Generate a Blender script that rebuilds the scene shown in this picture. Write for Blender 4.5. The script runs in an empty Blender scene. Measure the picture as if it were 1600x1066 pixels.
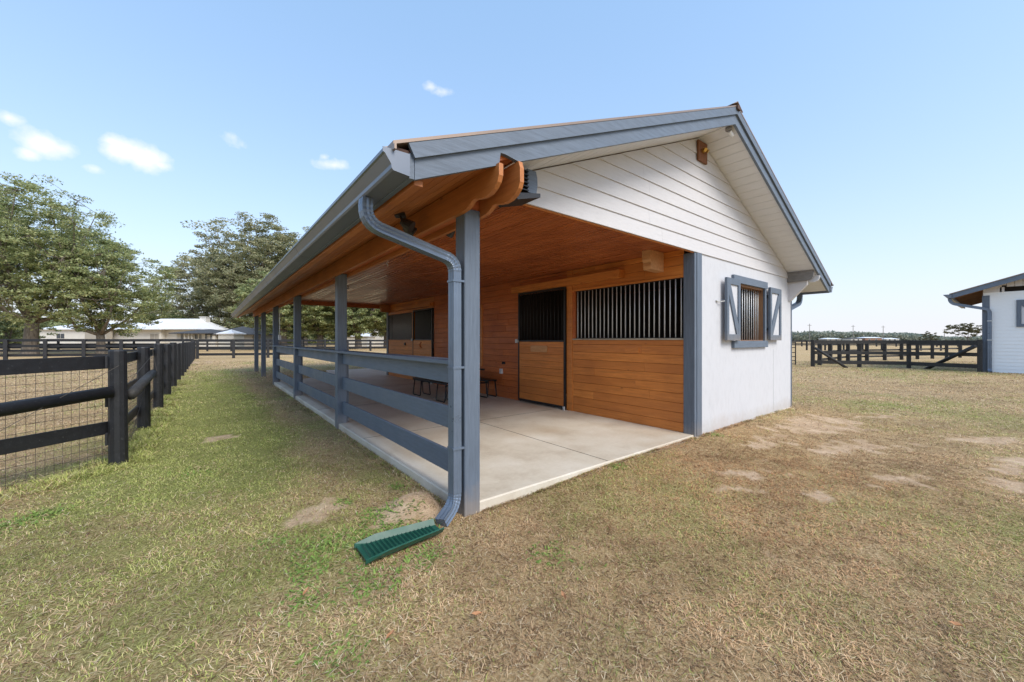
import bpy, bmesh, math, random
import numpy as np
from mathutils import Vector, Matrix
random.seed(7); RNG = np.random.default_rng(11)
S = bpy.context.scene
COL = S.collection
R = math.radians

# ------------------------------------------------------------------ camera
F = 603.0; CXP = 800.0; HY = 531.0
CAM = (-1.7768, -2.898, 1.45)
RT = (0.78536, -0.61904); FW = (0.61904, 0.78536)       # right / forward on the ground
YAW = -math.atan2(FW[0], FW[1])
def P(px, D, z=0.0):
    l = (px - CXP) / F * D
    return Vector((CAM[0] + l * RT[0] + D * FW[0], CAM[1] + l * RT[1] + D * FW[1], z))
def ZP(py, D): return CAM[2] + (HY - py) / F * D
cam = bpy.data.objects.new('camera', bpy.data.cameras.new('camera'))
COL.objects.link(cam); cam.location = CAM
cam.rotation_euler = (R(90), 0, YAW)
cam.data.sensor_width = 36; cam.data.lens = F / 1600 * 36
cam.data.shift_y = -2 / 1600; cam.data.clip_start = 0.05; cam.data.clip_end = 3000
S.camera = cam

# ------------------------------------------------------------------ materials
def lin(r, g, b):
    return tuple((c / 255 / 12.92) if c / 255 <= 0.04045 else ((c / 255 + 0.055) / 1.055) ** 2.4 for c in (r, g, b)) + (1,)
class NT:
    def __init__(s, name):
        s.m = bpy.data.materials.new(name); s.m.use_nodes = True
        s.t = s.m.node_tree; s.t.nodes.clear()
        s.out = s.n('ShaderNodeOutputMaterial'); s.b = s.n('ShaderNodeBsdfPrincipled')
        s.l(s.b.outputs[0], s.out.inputs[0]); s.b.inputs['Roughness'].default_value = .7
    def n(s, k, **kw):
        x = s.t.nodes.new(k)
        for a, v in kw.items(): setattr(x, a, v)
        return x
    def l(s, a, b): s.t.links.new(a, b)
    def coord(s, scale=(1, 1, 1), kind='Object'):
        tc = s.n('ShaderNodeTexCoord'); mp = s.n('ShaderNodeMapping'); mp.inputs['Scale'].default_value = scale
        s.l(tc.outputs[kind], mp.inputs[0]); return mp.outputs[0]
    def noise(s, co, scale, detail=4, rough=.55):
        x = s.n('ShaderNodeTexNoise'); x.inputs['Scale'].default_value = scale
        x.inputs['Detail'].default_value = detail; x.inputs['Roughness'].default_value = rough
        s.l(co, x.inputs['Vector']); return x.outputs['Fac']
    def ramp(s, f, stops):
        x = s.n('ShaderNodeValToRGB'); cr = x.color_ramp
        while len(cr.elements) < len(stops): cr.elements.new(.5)
        for e, (p, c) in zip(cr.elements, stops):
            e.position = p; e.color = c if len(c) == 4 else tuple(c) + (1,)
        s.l(f, x.inputs[0]); return x.outputs[0]
    def mix(s, f, a, b, mode='MIX'):
        x = s.n('ShaderNodeMix'); x.data_type = 'RGBA'; x.blend_type = mode
        for sock, v in ((x.inputs[0], f), (x.inputs[6], a), (x.inputs[7], b)):
            if isinstance(v, (int, float)): sock.default_value = v
            elif isinstance(v, (tuple, list)): sock.default_value = v if len(v) == 4 else tuple(v) + (1,)
            else: s.l(v, sock)
        return x.outputs[2]
    def math(s, op, a, b=None, clamp=False):
        x = s.n('ShaderNodeMath', operation=op); x.use_clamp = clamp
        for i, v in enumerate((a, b)):
            if v is None: continue
            if isinstance(v, (int, float)): x.inputs[i].default_value = v
            else: s.l(v, x.inputs[i])
        return x.outputs[0]
    def col(s, c): 
        if isinstance(c, (tuple, list)): s.b.inputs['Base Color'].default_value = c if len(c) == 4 else tuple(c) + (1,)
        else: s.l(c, s.b.inputs['Base Color'])
    def rough(s, v):
        if isinstance(v, (int, float)): s.b.inputs['Roughness'].default_value = v
        else: s.l(v, s.b.inputs['Roughness'])
    def bump(s, h, strength=.3, dist=.01):
        x = s.n('ShaderNodeBump'); x.inputs['Strength'].default_value = strength; x.inputs['Distance'].default_value = dist
        s.l(h, x.inputs['Height']); s.l(x.outputs[0], s.b.inputs['Normal'])
    def island(s): return s.n('ShaderNodeNewGeometry').outputs['Random Per Island']

def painted_wood(name, c, dark=.75, light=1.25, stretch=(6, 6, .6), rough=.55, scuff=None, scuff_at=.68, splash=False):
    t = NT(name); co = t.coord(stretch); n1 = t.noise(co, 7, 6, .65); co2 = t.coord(); n2 = t.noise(co2, 2.3, 4)
    c1 = tuple(x * dark for x in c[:3]); c2 = tuple(min(1, x * light) for x in c[:3])
    base = t.ramp(n1, [(.25, c1), (.5, c[:3]), (.8, c2)])
    base = t.mix(t.math('MULTIPLY', n2, .25), base, c1)
    isl = t.island(); base = t.mix(t.math('MULTIPLY', isl, .14), base, c2)
    if scuff:
        n3 = t.noise(t.coord(tuple(x * 1.6 for x in stretch)), 9, 5, .7)
        base = t.mix(t.ramp(n3, [(scuff_at, (0, 0, 0)), (scuff_at + .07, (.8, .8, .8))]), base, scuff)
    if splash:
        sx_ = t.n('ShaderNodeSeparateXYZ'); tc_ = t.n('ShaderNodeTexCoord'); t.l(tc_.outputs['Object'], sx_.inputs[0])
        n5 = t.noise(co2, 6, 6, .7); n6 = t.noise(co2, 1.2, 4)
        hgt_ = t.math('SUBTRACT', t.math('ADD', t.math('MULTIPLY', n5, .55), t.math('MULTIPLY', n6, .35)), t.math('MULTIPLY', sx_.outputs[2], 1.5))
        base = t.mix(t.ramp(hgt_, [(.15, (0, 0, 0)), (.62, (.5, .5, .5))]), base, (.34, .26, .18))
        st = t.noise(t.coord((9, 9, .35)), 3, 4, .6); base = t.mix(t.ramp(st, [(.6, (0, 0, 0)), (.8, (.22, .22, .22))]), base, (.36, .34, .31))
    t.col(base); t.rough(t.ramp(n2, [(.2, (rough - .12,) * 3), (.8, (rough + .15,) * 3)])); t.bump(n1, .35, .006); return t.m
def stained(name, c, stretch, var=.5, rough=.5, blot=.5):
    t = NT(name); isl = t.island()
    tc = t.n('ShaderNodeTexCoord'); mp = t.n('ShaderNodeMapping'); mp.inputs['Scale'].default_value = stretch
    t.l(tc.outputs['Object'], mp.inputs[0])
    cx = t.n('ShaderNodeCombineXYZ')
    for i in range(3): t.l(t.math('MULTIPLY', isl, 37.0 + 11 * i), cx.inputs[i])
    t.l(cx.outputs[0], mp.inputs['Location'])
    g = t.noise(mp.outputs[0], 5, 8, .7); g2 = t.noise(mp.outputs[0], 1.4, 3)
    d = tuple(x * (1 - .62 * var) for x in c[:3]); l_ = (min(1, c[0] * 1.28), c[1] * 1.45, c[2] * 1.6)
    base = t.ramp(g, [(.28, d), (.5, c[:3]), (.75, l_)])
    base = t.mix(t.math('MULTIPLY', isl, .55), base, (c[0] * .62, c[1] * .56, c[2] * .55))
    b = t.noise(t.coord(), 1.1, 5, .6)
    base = t.mix(t.ramp(b, [(.45, (0, 0, 0)), (.72, (blot,) * 3)]), base, (c[0] * .5, c[1] * .42, c[2] * .4))
    knot = t.n('ShaderNodeTexVoronoi'); knot.inputs['Scale'].default_value = 2.2
    mk = t.n('ShaderNodeMapping'); mk.inputs['Scale'].default_value = tuple(max(1, x * .5) for x in stretch)
    t.l(tc.outputs['Object'], mk.inputs[0]); t.l(mk.outputs[0], knot.inputs['Vector'])
    base = t.mix(t.ramp(knot.outputs['Distance'], [(.03, (.8, .8, .8)), (.085, (0, 0, 0))]), base, (c[0] * .28, c[1] * .2, c[2] * .2))
    t.col(base); t.rough(t.ramp(g2, [(.2, (rough - .1,) * 3), (.8, (rough + .2,) * 3)])); t.bump(g, .25, .004); return t.m
def plain(name, c, rough=.6, metal=0., var=.15, scale=4, bump=.1, spec=None):
    t = NT(name); n1 = t.noise(t.coord(), scale, 6, .6)
    t.col(t.ramp(n1, [(.25, tuple(x * (1 - var) for x in c[:3])), (.75, tuple(min(1, x * (1 + var)) for x in c[:3]))]))
    t.rough(t.ramp(n1, [(.2, (max(.05, rough - .08),) * 3), (.8, (min(1, rough + .12),) * 3)]))
    t.b.inputs['Metallic'].default_value = metal; t.bump(n1, bump, .003); return t.m

BLUE = lin(94, 105, 119)
M = {}
M['blue'] = painted_wood('slate_blue_paint', BLUE, .72, 1.35, (7, 7, .5), .5, scuff=(.42, .46, .52), scuff_at=.72, splash=True)
M['blue_x'] = painted_wood('slate_blue_paint_rake', tuple(x * 1.1 for x in BLUE[:3]) , .7, 1.3, (.6, 5, 6), .55, scuff=(.1, .12, .16), scuff_at=.66)
M['blue_y'] = painted_wood('slate_blue_paint_rail', BLUE, .8, 1.25, (6, .5, 6), .5, scuff=(.45, .48, .52), scuff_at=.76)
M['gutter'] = plain('slate_blue_gutter_metal', lin(112, 119, 130), .34, .35, .08, 2, .05)
M['spout'] = plain('slate_blue_downspout_metal', lin(106, 119, 136), .3, .3, .14, 5, .15)
M['white'] = painted_wood('white_siding_paint', lin(200, 198, 199), .90, 1.04, (.8, .8, 5), .6)
M['panel'] = painted_wood('white_panel_paint', lin(198, 199, 203), .90, 1.04, (2, 2, .8), .65, splash=True)
M['soffit'] = painted_wood('white_soffit_paint', lin(216, 217, 220), .92, 1.03, (4, .8, 4), .6)
M['stain'] = stained('orange_stained_pine', lin(212, 131, 58), (6, .4, 6), .6, .4, .45)
M['stain_dark'] = stained('red_brown_stained_pine', lin(198, 108, 50), (6, .35, 6), .65, .45, .55)
M['ceiling'] = stained('shaded_ceiling_pine', lin(184, 104, 58), (5, .22, 5), .9, .27, .8)  # darker, redder than the wall pine: porch shade put into the colour
M['beam'] = stained('honey_stained_beam', lin(188, 118, 62), (6, .35, 6), .5, .5, .5)
M['black_steel'] = plain('black_painted_steel', (.018, .018, .02), .38, .3, .2)
M['galv'] = plain('galvanized_bar', (.56, .57, .57), .42, .25, .12, 14)
M['dark_in'] = plain('shade_dark_boards', (.035, .025, .02), .9)  # near-black colour holds the shade inside the stalls and behind gaps
M['plaster'] = plain('worn_ledge', (.4, .35, .27), .8, 0, .3, 9)
M['black_plastic'] = plain('black_plastic', (.02, .02, .022), .45)
M['grey_wood'] = painted_wood('weathered_grey_wood', (.2, .19, .18), .6, 1.5, (5, 1, 5), .8)
M['brass'] = plain('brass_lamp', (.65, .42, .12), .3, .8)
M['white_metal'] = plain('white_metal', (.72, .73, .74), .4)
M['green_plastic'] = plain('dark_green_plastic', lin(30, 78, 64), .42, 0, .2, 6)
M['plate'] = stained('bare_pine_plate', lin(214, 160, 108), (5, 1, 5), .35, .6, .2)
M['window_dark'] = plain('dark_window_glass', (.015, .018, .022), .08)
M['fence'] = painted_wood('black_fence_paint', (.012, .0125, .015), .5, 1.8, (2.5, 2.5, 2.5), .55, scuff=(.10, .10, .10), scuff_at=.62)
M['fence_old'] = painted_wood('weathered_black_fence', (.03, .028, .026), .5, 1.8, (3, 3, 3), .7, scuff=(.16, .15, .13), scuff_at=.6)
M['wire'] = plain('rusty_wire', (.07, .06, .05), .6, .3)
M['roof_metal'] = plain('tan_brown_roof_metal', (.30, .22, .17), .38, .35, .1, 2, .05)
M['roof_white'] = plain('white_metal_roof', (.74, .76, .8), .4, 0, .06, 1, .05)
M['roof_grey'] = plain('grey_shingle_roof', (.06, .065, .075), .85, 0, .25, 3)
M['house_white'] = plain('white_house_wall', (.62, .6, .55), .8, 0, .06, 1)
M['house_tan'] = plain('tan_house_wall', (.36, .33, .28), .8, 0, .08, 1)
M['brick_far'] = plain('far_brown_wall', (.26, .15, .1), .9)
M['glass_far'] = plain('far_window_glass', (.05, .06, .07), .2)
M['leafdead'] = plain('dead_leaf', (.38, .19, .09), .8)
M['old_block'] = stained('weathered_brown_block', lin(130, 82, 48), (6, 1, 3), .5, .6, .5)
M['shed_white'] = painted_wood('shade_lifted_barn_white', lin(236, 240, 243), .93, 1.02, (.8, .8, 5), .6)  # siding white brightened to offset shade on a wall facing away from the sun
t = NT('roof_rust'); t.col((.08, .045, .035)); t.rough(.9); M['rust'] = t.m

def concrete():
    t = NT('porch_concrete'); co = t.coord(); n1 = t.noise(co, 1.1, 8, .65); n2 = t.noise(co, 22, 6, .7); n3 = t.noise(co, .45, 3)
    b = t.ramp(n1, [(.28, lin(172, 158, 138)), (.48, lin(200, 190, 172)), (.72, lin(214, 207, 194))])
    b = t.mix(t.ramp(n3, [(.5, (0, 0, 0)), (.66, (.55, .55, .55))]), b, lin(174, 152, 122))
    b = t.mix(.12, b, t.ramp(n2, [(.3, (.25, .22, .18)), (.7, (.7, .68, .64))]))
    t.col(b); t.rough(t.ramp(n1, [(.3, (.5,) * 3), (.7, (.75,) * 3)])); t.bump(n2, .15, .004); return t.m
M['concrete'] = concrete()
def bark():
    t = NT('oak_bark'); n1 = t.noise(t.coord((3, 3, .8)), 3, 7, .7)
    t.col(t.ramp(n1, [(.3, (.075, .06, .045)), (.7, (.24, .2, .155))])); t.rough(.9); t.bump(n1, .8, .06); return t.m
M['bark'] = bark()
def foliage(name, a, b, c):
    t = NT(name); isl = t.island(); co = t.coord(); n = t.noise(co, .55, 3)
    f = t.math('ADD', t.math('MULTIPLY', isl, .55), t.math('MULTIPLY', n, .45))
    cc = t.ramp(f, [(.2, a), (.45, b), (.72, c)]); t.col(cc); t.rough(.55)
    tr = t.n('ShaderNodeBsdfTranslucent'); t.l(cc, tr.inputs[0]); mx = t.n('ShaderNodeMixShader'); mx.inputs[0].default_value = .38
    t.l(t.b.outputs[0], mx.inputs[1]); t.l(tr.outputs[0], mx.inputs[2]); t.l(mx.outputs[0], t.out.inputs[0]); return t.m
M['leaf'] = foliage('oak_leaves', (.13, .175, .07), (.29, .34, .14), (.48, .49, .24))
M['leaf2'] = foliage('oak_leaves_olive', (.14, .16, .075), (.30, .31, .16), (.48, .45, .27))
M['leaf_far'] = foliage('hazed_far_leaves', (.19, .23, .19), (.26, .30, .24), (.36, .37, .30))  # paler, bluer leaves: distance haze is put into the colour
M['leaf_bare'] = foliage('thin_brown_leaves', (.08, .08, .045), (.12, .12, .06), (.2, .18, .1))
def vcol(name, rough=.75, trans=.2):
    t = NT(name); a = t.n('ShaderNodeAttribute', attribute_name='Col'); t.col(a.outputs[0]); t.rough(rough)
    t.b.inputs['Specular IOR Level'].default_value = .25
    tr = t.n('ShaderNodeBsdfTranslucent'); t.l(a.outputs[0], tr.inputs[0]); mx = t.n('ShaderNodeMixShader'); mx.inputs[0].default_value = trans
    t.l(t.b.outputs[0], mx.inputs[1]); t.l(tr.outputs[0], mx.inputs[2]); t.l(mx.outputs[0], t.out.inputs[0]); return t.m
M['blade'] = vcol('grass_blades')

# ------------------------------------------------------------------ object helpers
def setp(o, label=None, cat=None, group=None, kind=None):
    if label: o['label'] = label
    if cat: o['category'] = cat
    if group: o['group'] = group
    if kind: o['kind'] = kind
    return o
def thing(name, label, cat, loc=(0, 0, 0), rz=0, group=None):
    o = bpy.data.objects.new(name, None); COL.objects.link(o); o.location = loc; o.rotation_euler = (0, 0, rz)
    o.empty_display_size = .3
    return setp(o, label, cat, group)
ROOTLOC = {}
def children(o): return [c for c in COL.objects if c.parent == o]
def dup(root, loc, rz=0, scale=1, label=None, group=None):
    r = root.copy(); COL.objects.link(r); r.location = loc; r.rotation_euler = (0, 0, rz); r.scale = (scale,) * 3 if isinstance(scale, (int, float)) else scale
    if label: r['label'] = label
    if group: r['group'] = group
    for ch in [c for c in COL.objects if c.parent == root]:
        c = ch.copy(); COL.objects.link(c); c.parent = r
        for g in [q for q in COL.objects if q.parent == ch]:
            d = g.copy(); COL.objects.link(d); d.parent = c
    return r
class MB:
    def __init__(s, world=True): s.v = []; s.f = []
    def add(s, vs, fs):
        k = len(s.v); s.v += [tuple(v) for v in vs]; s.f += [tuple(i + k for i in f) for f in fs]; return s
    def box(s, x0, x1, y0, y1, z0, z1, bev=0.0, T=None):
        x0, x1 = sorted((x0, x1)); y0, y1 = sorted((y0, y1)); z0, z1 = sorted((z0, z1))
        if bev <= 0:
            vs = [(x, y, z) for x in (x0, x1) for y in (y0, y1) for z in (z0, z1)]
            fs = [(0, 1, 3, 2), (4, 6, 7, 5), (0, 4, 5, 1), (2, 3, 7, 6), (0, 2, 6, 4), (1, 5, 7, 3)]
        else:
            bm = bmesh.new(); bmesh.ops.create_cube(bm, size=1)
            for v in bm.verts: v.co = Vector(((x0 + x1) / 2 + v.co.x * (x1 - x0), (y0 + y1) / 2 + v.co.y * (y1 - y0), (z0 + z1) / 2 + v.co.z * (z1 - z0)))
            bmesh.ops.bevel(bm, geom=list(bm.edges), offset=min(bev, .3 * min(x1 - x0, y1 - y0, z1 - z0)), segments=1, affect='EDGES')
            bm.verts.index_update(); vs = [v.co.copy() for v in bm.verts]; fs = [[v.index for v in f.verts] for f in bm.faces]; bm.free()
        if T: vs = [T @ Vector(v) for v in vs]
        return s.add(vs, fs)
    def bar(s, a, b, w, h, up=(0, 0, 1), bev=0.0):
        """box beam from a to b, w across, h along 'up'"""
        a = Vector(a); b = Vector(b); d = (b - a); L = d.length; d.normalize(); u = Vector(up); side = d.cross(u).normalized(); u = side.cross(d)
        T = Matrix.Translation(a) @ Matrix((side, d, u)).transposed().to_4x4()
        return s.box(-w / 2, w / 2, 0, L, -h / 2, h / 2, bev, T)
    def prism(s, poly, axis, a, b):
        """poly: 2-D points; axis 'y' -> (x,z), 'x' -> (y,z), 'z' -> (x,y)"""
        def mk(p, t): return (p[0], t, p[1]) if axis == 'y' else (t, p[0], p[1]) if axis == 'x' else (p[0], p[1], t)
        n = len(poly); vs = [mk(p, a) for p in poly] + [mk(p, b) for p in poly]
        fs = [tuple(range(n - 1, -1, -1)), tuple(range(n, 2 * n))] + [(i, (i + 1) % n, n + (i + 1) % n, n + i) for i in range(n)]
        return s.add(vs, fs)
    def tube(s, pts, r, seg=8, caps=True):
        pts = [Vector(p) for p in pts]; n = len(pts); rs = r if isinstance(r, (list, tuple)) else [r] * n
        vs = []; prev = None
        for i, p in enumerate(pts):
            d = (pts[min(i + 1, n - 1)] - pts[max(i - 1, 0)]).normalized()
            if prev is None: u = d.orthogonal().normalized()
            else: u = (prev - d * prev.dot(d)).normalized()
            prev = u; w = d.cross(u)
            vs += [p + (u * math.cos(k * 2 * math.pi / seg) + w * math.sin(k * 2 * math.pi / seg)) * rs[i] for k in range(seg)]
        fs = [(i * seg + k, i * seg + (k + 1) % seg, (i + 1) * seg + (k + 1) % seg, (i + 1) * seg + k) for i in range(n - 1) for k in range(seg)]
        if caps: fs += [tuple(range(seg - 1, -1, -1)), tuple(range((n - 1) * seg, n * seg))]
        return s.add(vs, fs)
    def build(s, name, mat, parent=None, smooth=False, fix=True, **kw):
        me = bpy.data.meshes.new(name)
        off = Vector((0, 0, 0)); inv = None
        if parent is not None:
            p = parent
            M4 = Matrix.Identity(4)
            chain = []
            while p is not None: chain.append(p); p = p.parent
            for q in reversed(chain): M4 = M4 @ Matrix.LocRotScale(q.location, q.rotation_euler, q.scale)
            inv = M4.inverted() if kw.pop('world', True) else None
        else: kw.pop('world', None)
        vs = [inv @ Vector(v) for v in s.v] if inv else s.v
        me.from_pydata(vs, [], s.f); me.update()
        if fix:
            bm = bmesh.new(); bm.from_mesh(me); bmesh.ops.recalc_face_normals(bm, faces=bm.faces); bm.to_mesh(me); bm.free()
        if smooth:
            me.polygons.foreach_set('use_smooth', [True] * len(me.polygons))
        me.materials.append(M[mat] if isinstance(mat, str) else mat)
        o = bpy.data.objects.new(name, me); COL.objects.link(o)
        if parent is not None: o.parent = parent
        setp(o, **kw)
        return o

# ------------------------------------------------------------------ world and light
SUN_EL, SUN_AZ = R(46), math.atan2(0.10, -0.99)     # azimuth measured as atan2(x, y)
sd = Vector((math.sin(SUN_AZ) * math.cos(SUN_EL), math.cos(SUN_AZ) * math.cos(SUN_EL), math.sin(SUN_EL)))
L = bpy.data.lights.new('sun', 'SUN'); L.energy = 1.6; L.angle = R(30); L.color = (1, .942, .85)
so = bpy.data.objects.new('sun', L); COL.objects.link(so); so.rotation_euler = sd.to_track_quat('Z', 'Y').to_euler(); so.location = (5, -12, 20)
W = bpy.data.worlds.new('World'); S.world = W; W.use_nodes = True
wt = W.node_tree; wt.nodes.clear()
def wn(k, **kw):
    x = wt.nodes.new(k)
    for a, v in kw.items(): setattr(x, a, v)
    return x
wo = wn('ShaderNodeOutputWorld'); bg = wn('ShaderNodeBackground'); sky = wn('ShaderNodeTexSky', sky_type='NISHITA')
sky.sun_disc = False; sky.sun_elevation = SUN_EL; sky.sun_rotation = SUN_AZ; sky.air_density = 1.0; sky.dust_density = 1.6; sky.ozone_density = 1.5; sky.altitude = 0
bg.inputs[1].default_value = .15
tc = wn('ShaderNodeTexCoord'); nz = wn('ShaderNodeTexNoise'); nz.inputs['Scale'].default_value = 22; nz.inputs['Detail'].default_value = 8; nz.inputs['Roughness'].default_value = .6
wt.links.new(tc.outputs['Generated'], nz.inputs['Vector'])
# colour gradient mixed in to pale the whole sky, plus small fair-weather cumulus
acc = None
def wm(op, a, b=None, c=None):
    x = wn('ShaderNodeMath', operation=op)
    for i, v in enumerate((a, b, c)):
        if v is None: continue
        if isinstance(v, (int, float)): x.inputs[i].default_value = v
        else: wt.links.new(v, x.inputs[i])
    return x.outputs[0]
for px, py, rx, ry, amp in ((66, 224, 46, 34, .85), (92, 232, 34, 22, .7), (44, 240, 30, 18, .7), (196, 236, 44, 32, 1.0), (226, 248, 46, 30, 1.0), (250, 258, 26, 16, .8), (176, 222, 24, 16, .8), (522, 258, 46, 16, .72), (506, 246, 20, 12, .6),
                            (672, 136, 30, 12, .50), (690, 144, 34, 10, .46), (146, 264, 26, 14, .6), (12, 184, 30, 22, .6), (362, 214, 40, 24, .5)):
    c = Vector(((px - CXP) / F * RT[0] + FW[0], (px - CXP) / F * RT[1] + FW[1], (HY - py) / F)); k = c.length; c.normalize()
    sub = wn('ShaderNodeVectorMath', operation='SUBTRACT'); wt.links.new(tc.outputs['Generated'], sub.inputs[0]); sub.inputs[1].default_value = c
    ml = wn('ShaderNodeVectorMath', operation='MULTIPLY'); wt.links.new(sub.outputs[0], ml.inputs[0])
    hx = F * k / rx; hz = F * k / ry; ml.inputs[1].default_value = (hx, hx, hz)
    ln = wn('ShaderNodeVectorMath', operation='LENGTH'); wt.links.new(ml.outputs[0], ln.inputs[0])
    d = wm('MULTIPLY', wm('MAXIMUM', wm('SUBTRACT', 1.0, ln.outputs['Value']), 0), amp)
    acc = d if acc is None else wm('MAXIMUM', acc, d)
nz.inputs['Scale'].default_value = 26
shape = wm('MAXIMUM', wm('MULTIPLY', wm('SUBTRACT', wm('ADD', acc, wm('MULTIPLY', wm('SUBTRACT', nz.outputs['Fac'], .5), .9)), .26), 1.9), 0)
mx = wn('ShaderNodeMix', data_type='RGBA'); mx.clamp_factor = True
sep = wn('ShaderNodeSeparateXYZ'); wt.links.new(tc.outputs['Generated'], sep.inputs[0])
el_ = wm('MAXIMUM', sep.outputs[2], 0)
veil = wn('ShaderNodeMix', data_type='RGBA'); wt.links.new(wm('ADD', .46, wm('MULTIPLY', .52, wm('POWER', 2.718, wm('MULTIPLY', el_, -5.0)))), veil.inputs[0])
vc = wn('ShaderNodeMix', data_type='RGBA'); wt.links.new(wm('POWER', 2.718, wm('MULTIPLY', el_, -3.0)), vc.inputs[0]); vc.inputs[6].default_value = (1.35, 2.55, 4.1, 1); vc.inputs[7].default_value = (3.3, 3.3, 3.45, 1); wt.links.new(vc.outputs[2], veil.inputs[7])
wt.links.new(sky.outputs[0], veil.inputs[6])
wt.links.new(wm('MINIMUM', shape, .95), mx.inputs[0]); wt.links.new(veil.outputs[2], mx.inputs[6]); mx.inputs[7].default_value = (3.9, 3.9, 3.9, 1)
wt.links.new(mx.outputs[2], bg.inputs[0]); wt.links.new(bg.outputs[0], wo.inputs[0])
S.view_settings.view_transform = 'Standard'; S.view_settings.look = 'None'; S.view_settings.gamma = 1; S.view_settings.exposure = 0.97
S.cycles.use_denoising = True; S.cycles.denoising_prefilter = 'ACCURATE'; S.cycles.max_bounces = 10; S.cycles.diffuse_bounces = 6

# ------------------------------------------------------------------ ground
GZ = -0.085
def vnoise(x, y, s, seed=0):
    x = x * s + seed * 17.3; y = y * s - seed * 9.1
    xi = np.floor(x).astype(np.int64); yi = np.floor(y).astype(np.int64); fx = x - xi; fy = y - yi
    fx = fx * fx * (3 - 2 * fx); fy = fy * fy * (3 - 2 * fy)
    def h(a, b):
        n = (a * 374761393 + b * 668265263 + seed * 1442695) & 0x7fffffff
        n = ((n ^ (n >> 13)) * 1274126177) & 0x7fffffff
        return ((n ^ (n >> 16)) & 0xffff) / 65535.0
    return (h(xi, yi) * (1 - fx) + h(xi + 1, yi) * fx) * (1 - fy) + (h(xi, yi + 1) * (1 - fx) + h(xi + 1, yi + 1) * fx) * fy
def fbm(x, y, s, seed=0, o=4):
    r = 0; a = .5; t = 0
    for i in range(o): r = r + a * vnoise(x, y, s * 2 ** i, seed + i); t += a; a *= .55
    return r / t
def sm(x, a, b): 
    t = np.clip((x - a) / (b - a), 0, 1); return t * t * (3 - 2 * t)
def blob(x, y, cx, cy, rx, ry, rot=0):
    c, s = math.cos(rot), math.sin(rot); dx = x - cx; dy = y - cy
    return np.clip(1 - np.hypot((dx * c + dy * s) / rx, (-dx * s + dy * c) / ry), 0, 1)
def height(x, y):
    h = GZ + (fbm(x, y, .35, 3) - .5) * .05 + (fbm(x, y, 2.2, 5, 3) - .5) * .022
    h = h + .11 * sm(blob(x, y, -.27, .42, .36, .33), 0, .8) * (x < -.01)       # spoil heap by the slab corner
    inb = (x > -.15) & (x < 8.6) & (y > -.15) & (y < 17.6)
    h = np.where(inb, np.minimum(h, GZ - .01), h)
    wall = sm(x, 3.7, 4.6) * (x < 9.6) * sm(y, -1.2, -.05) * (y < 14)
    h = h + wall * .055 * (y < .05)
    h = h + .055 * sm(x, .3, 2.2) * (x < 5) * sm(y, -1.6, -.03) * (y < .02) * (1 - sm(x, 3.7, 4.6))
    far = np.clip(np.hypot(x - CAM[0], y - CAM[1]) - 60, 0, 1e9)
    return h - far * .0
def green_f(x, y):
    n = fbm(x, y, .9, 21); n2 = fbm(x, y, .22, 31); n3 = fbm(x, y, 3.0, 41, 3)
    g = .22 + .0 * x
    strip = sm(x, -3.6, -2.6) * (1 - sm(x, -1.1, -.5))
    tt = sm(y + .6 * (fbm(x, y, .8, 91) - .5), -1.5, 4.5) * (x < 0)
    g = g * (1 - tt) + (.34 + .50 * strip * (1 - .62 * sm(y, 13, 19))) * tt
    g = g + .26 * blob(x, y, -1.7, 7.5, 1.4, 6.5)
    g = g + .28 * (1 - sm(x, -1.5, .2)) * (1 - sm(y, .5, 2.5)) * (y > -4)
    g = g - .22 * blob(x, y, -.5, -1.0, 2.2, 1.6)
    g = g - .28 * blob(x, y, 4.2, -1.4, 3.2, 2.0)
    g = g + .16 * blob(x, y, 3.2, -3.2, 2.6, 2.4)
    g = g + .26 * blob(x, y, 10, -1.0, 3.6, 4.5) + .22 * blob(x, y, 24, 0, 9, 5)
    g = np.where((x > 8.8) & (y > -6), g - .12 * sm(x, 12, 15) + .0, g)
    g = np.where((x < -2.7) & (y > 4.3), .06 + .2 * sm(x, -4.2, -2.9), g)
    g = np.where((y > 22), .10, g)
    return np.clip(g * .95 + (n - .5) * .7 + (n2 - .5) * .45 + (n3 - .5) * .35, 0, 1)
BARE = [(-.98, .92, .36, .24, .3, .9), (-.27, .42, .5, .42, 0, 1.5), (6.7, -.85, 1.5, .62, -.2, .95), (5.5, -1.6, 1.1, .4, -.5, .8), (2.45, -1.25, .34, .2, -.4, .95),
        (2.9, -1.75, .3, .14, -.4, .8), (4.1, -2.2, .7, .28, -.5, .7), (7.7, -2.85, .9, .34, -.6, 1.1), (6.6, -3.4, 1.0, .4, -.6, .7), (4.6, -.75, .8, .3, 0, .5), (-1.6, 4.6, .35, .25, 0, .8),
        (3.3, -1.0, .9, .35, -.2, .55), (8.9, -1.5, .8, .4, 0, .6), (5.2, -2.9, .9, .35, -.5, .6), (-4.2, 38.2, 6, .7, -.3, 1.2), (-3.6, 31, 4, 1.0, -.3, .9), (14, 4, 3, .6, -.4, .4)]
def bare_f(x, y):
    b = 0 * x
    for cx, cy, rx, ry, ro, a in BARE: b = np.maximum(b, a * sm(blob(x, y, cx, cy, rx * 1.25, ry * 1.25, ro), 0, .75))
    n = fbm(x, y, 2.6, 51); n2 = fbm(x, y, .5, 61)
    n4 = fbm(x, y, 7.0, 81, 3)
    return np.clip(.85 * sm(b * 1.0 + (n - .5) * 1.7 + (n4 - .5) * 1.9 - .5 * (b < .02), .30, .74) + .3 * sm(n2 + (n - .5) * .5, .72, .85), 0, 1)
def axis_pts(lo, hi, step, far, n):
    g = np.geomspace(step, far, n); return np.concatenate([(lo - np.cumsum(g))[::-1], np.arange(lo, hi, step), hi + np.cumsum(g)])
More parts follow.
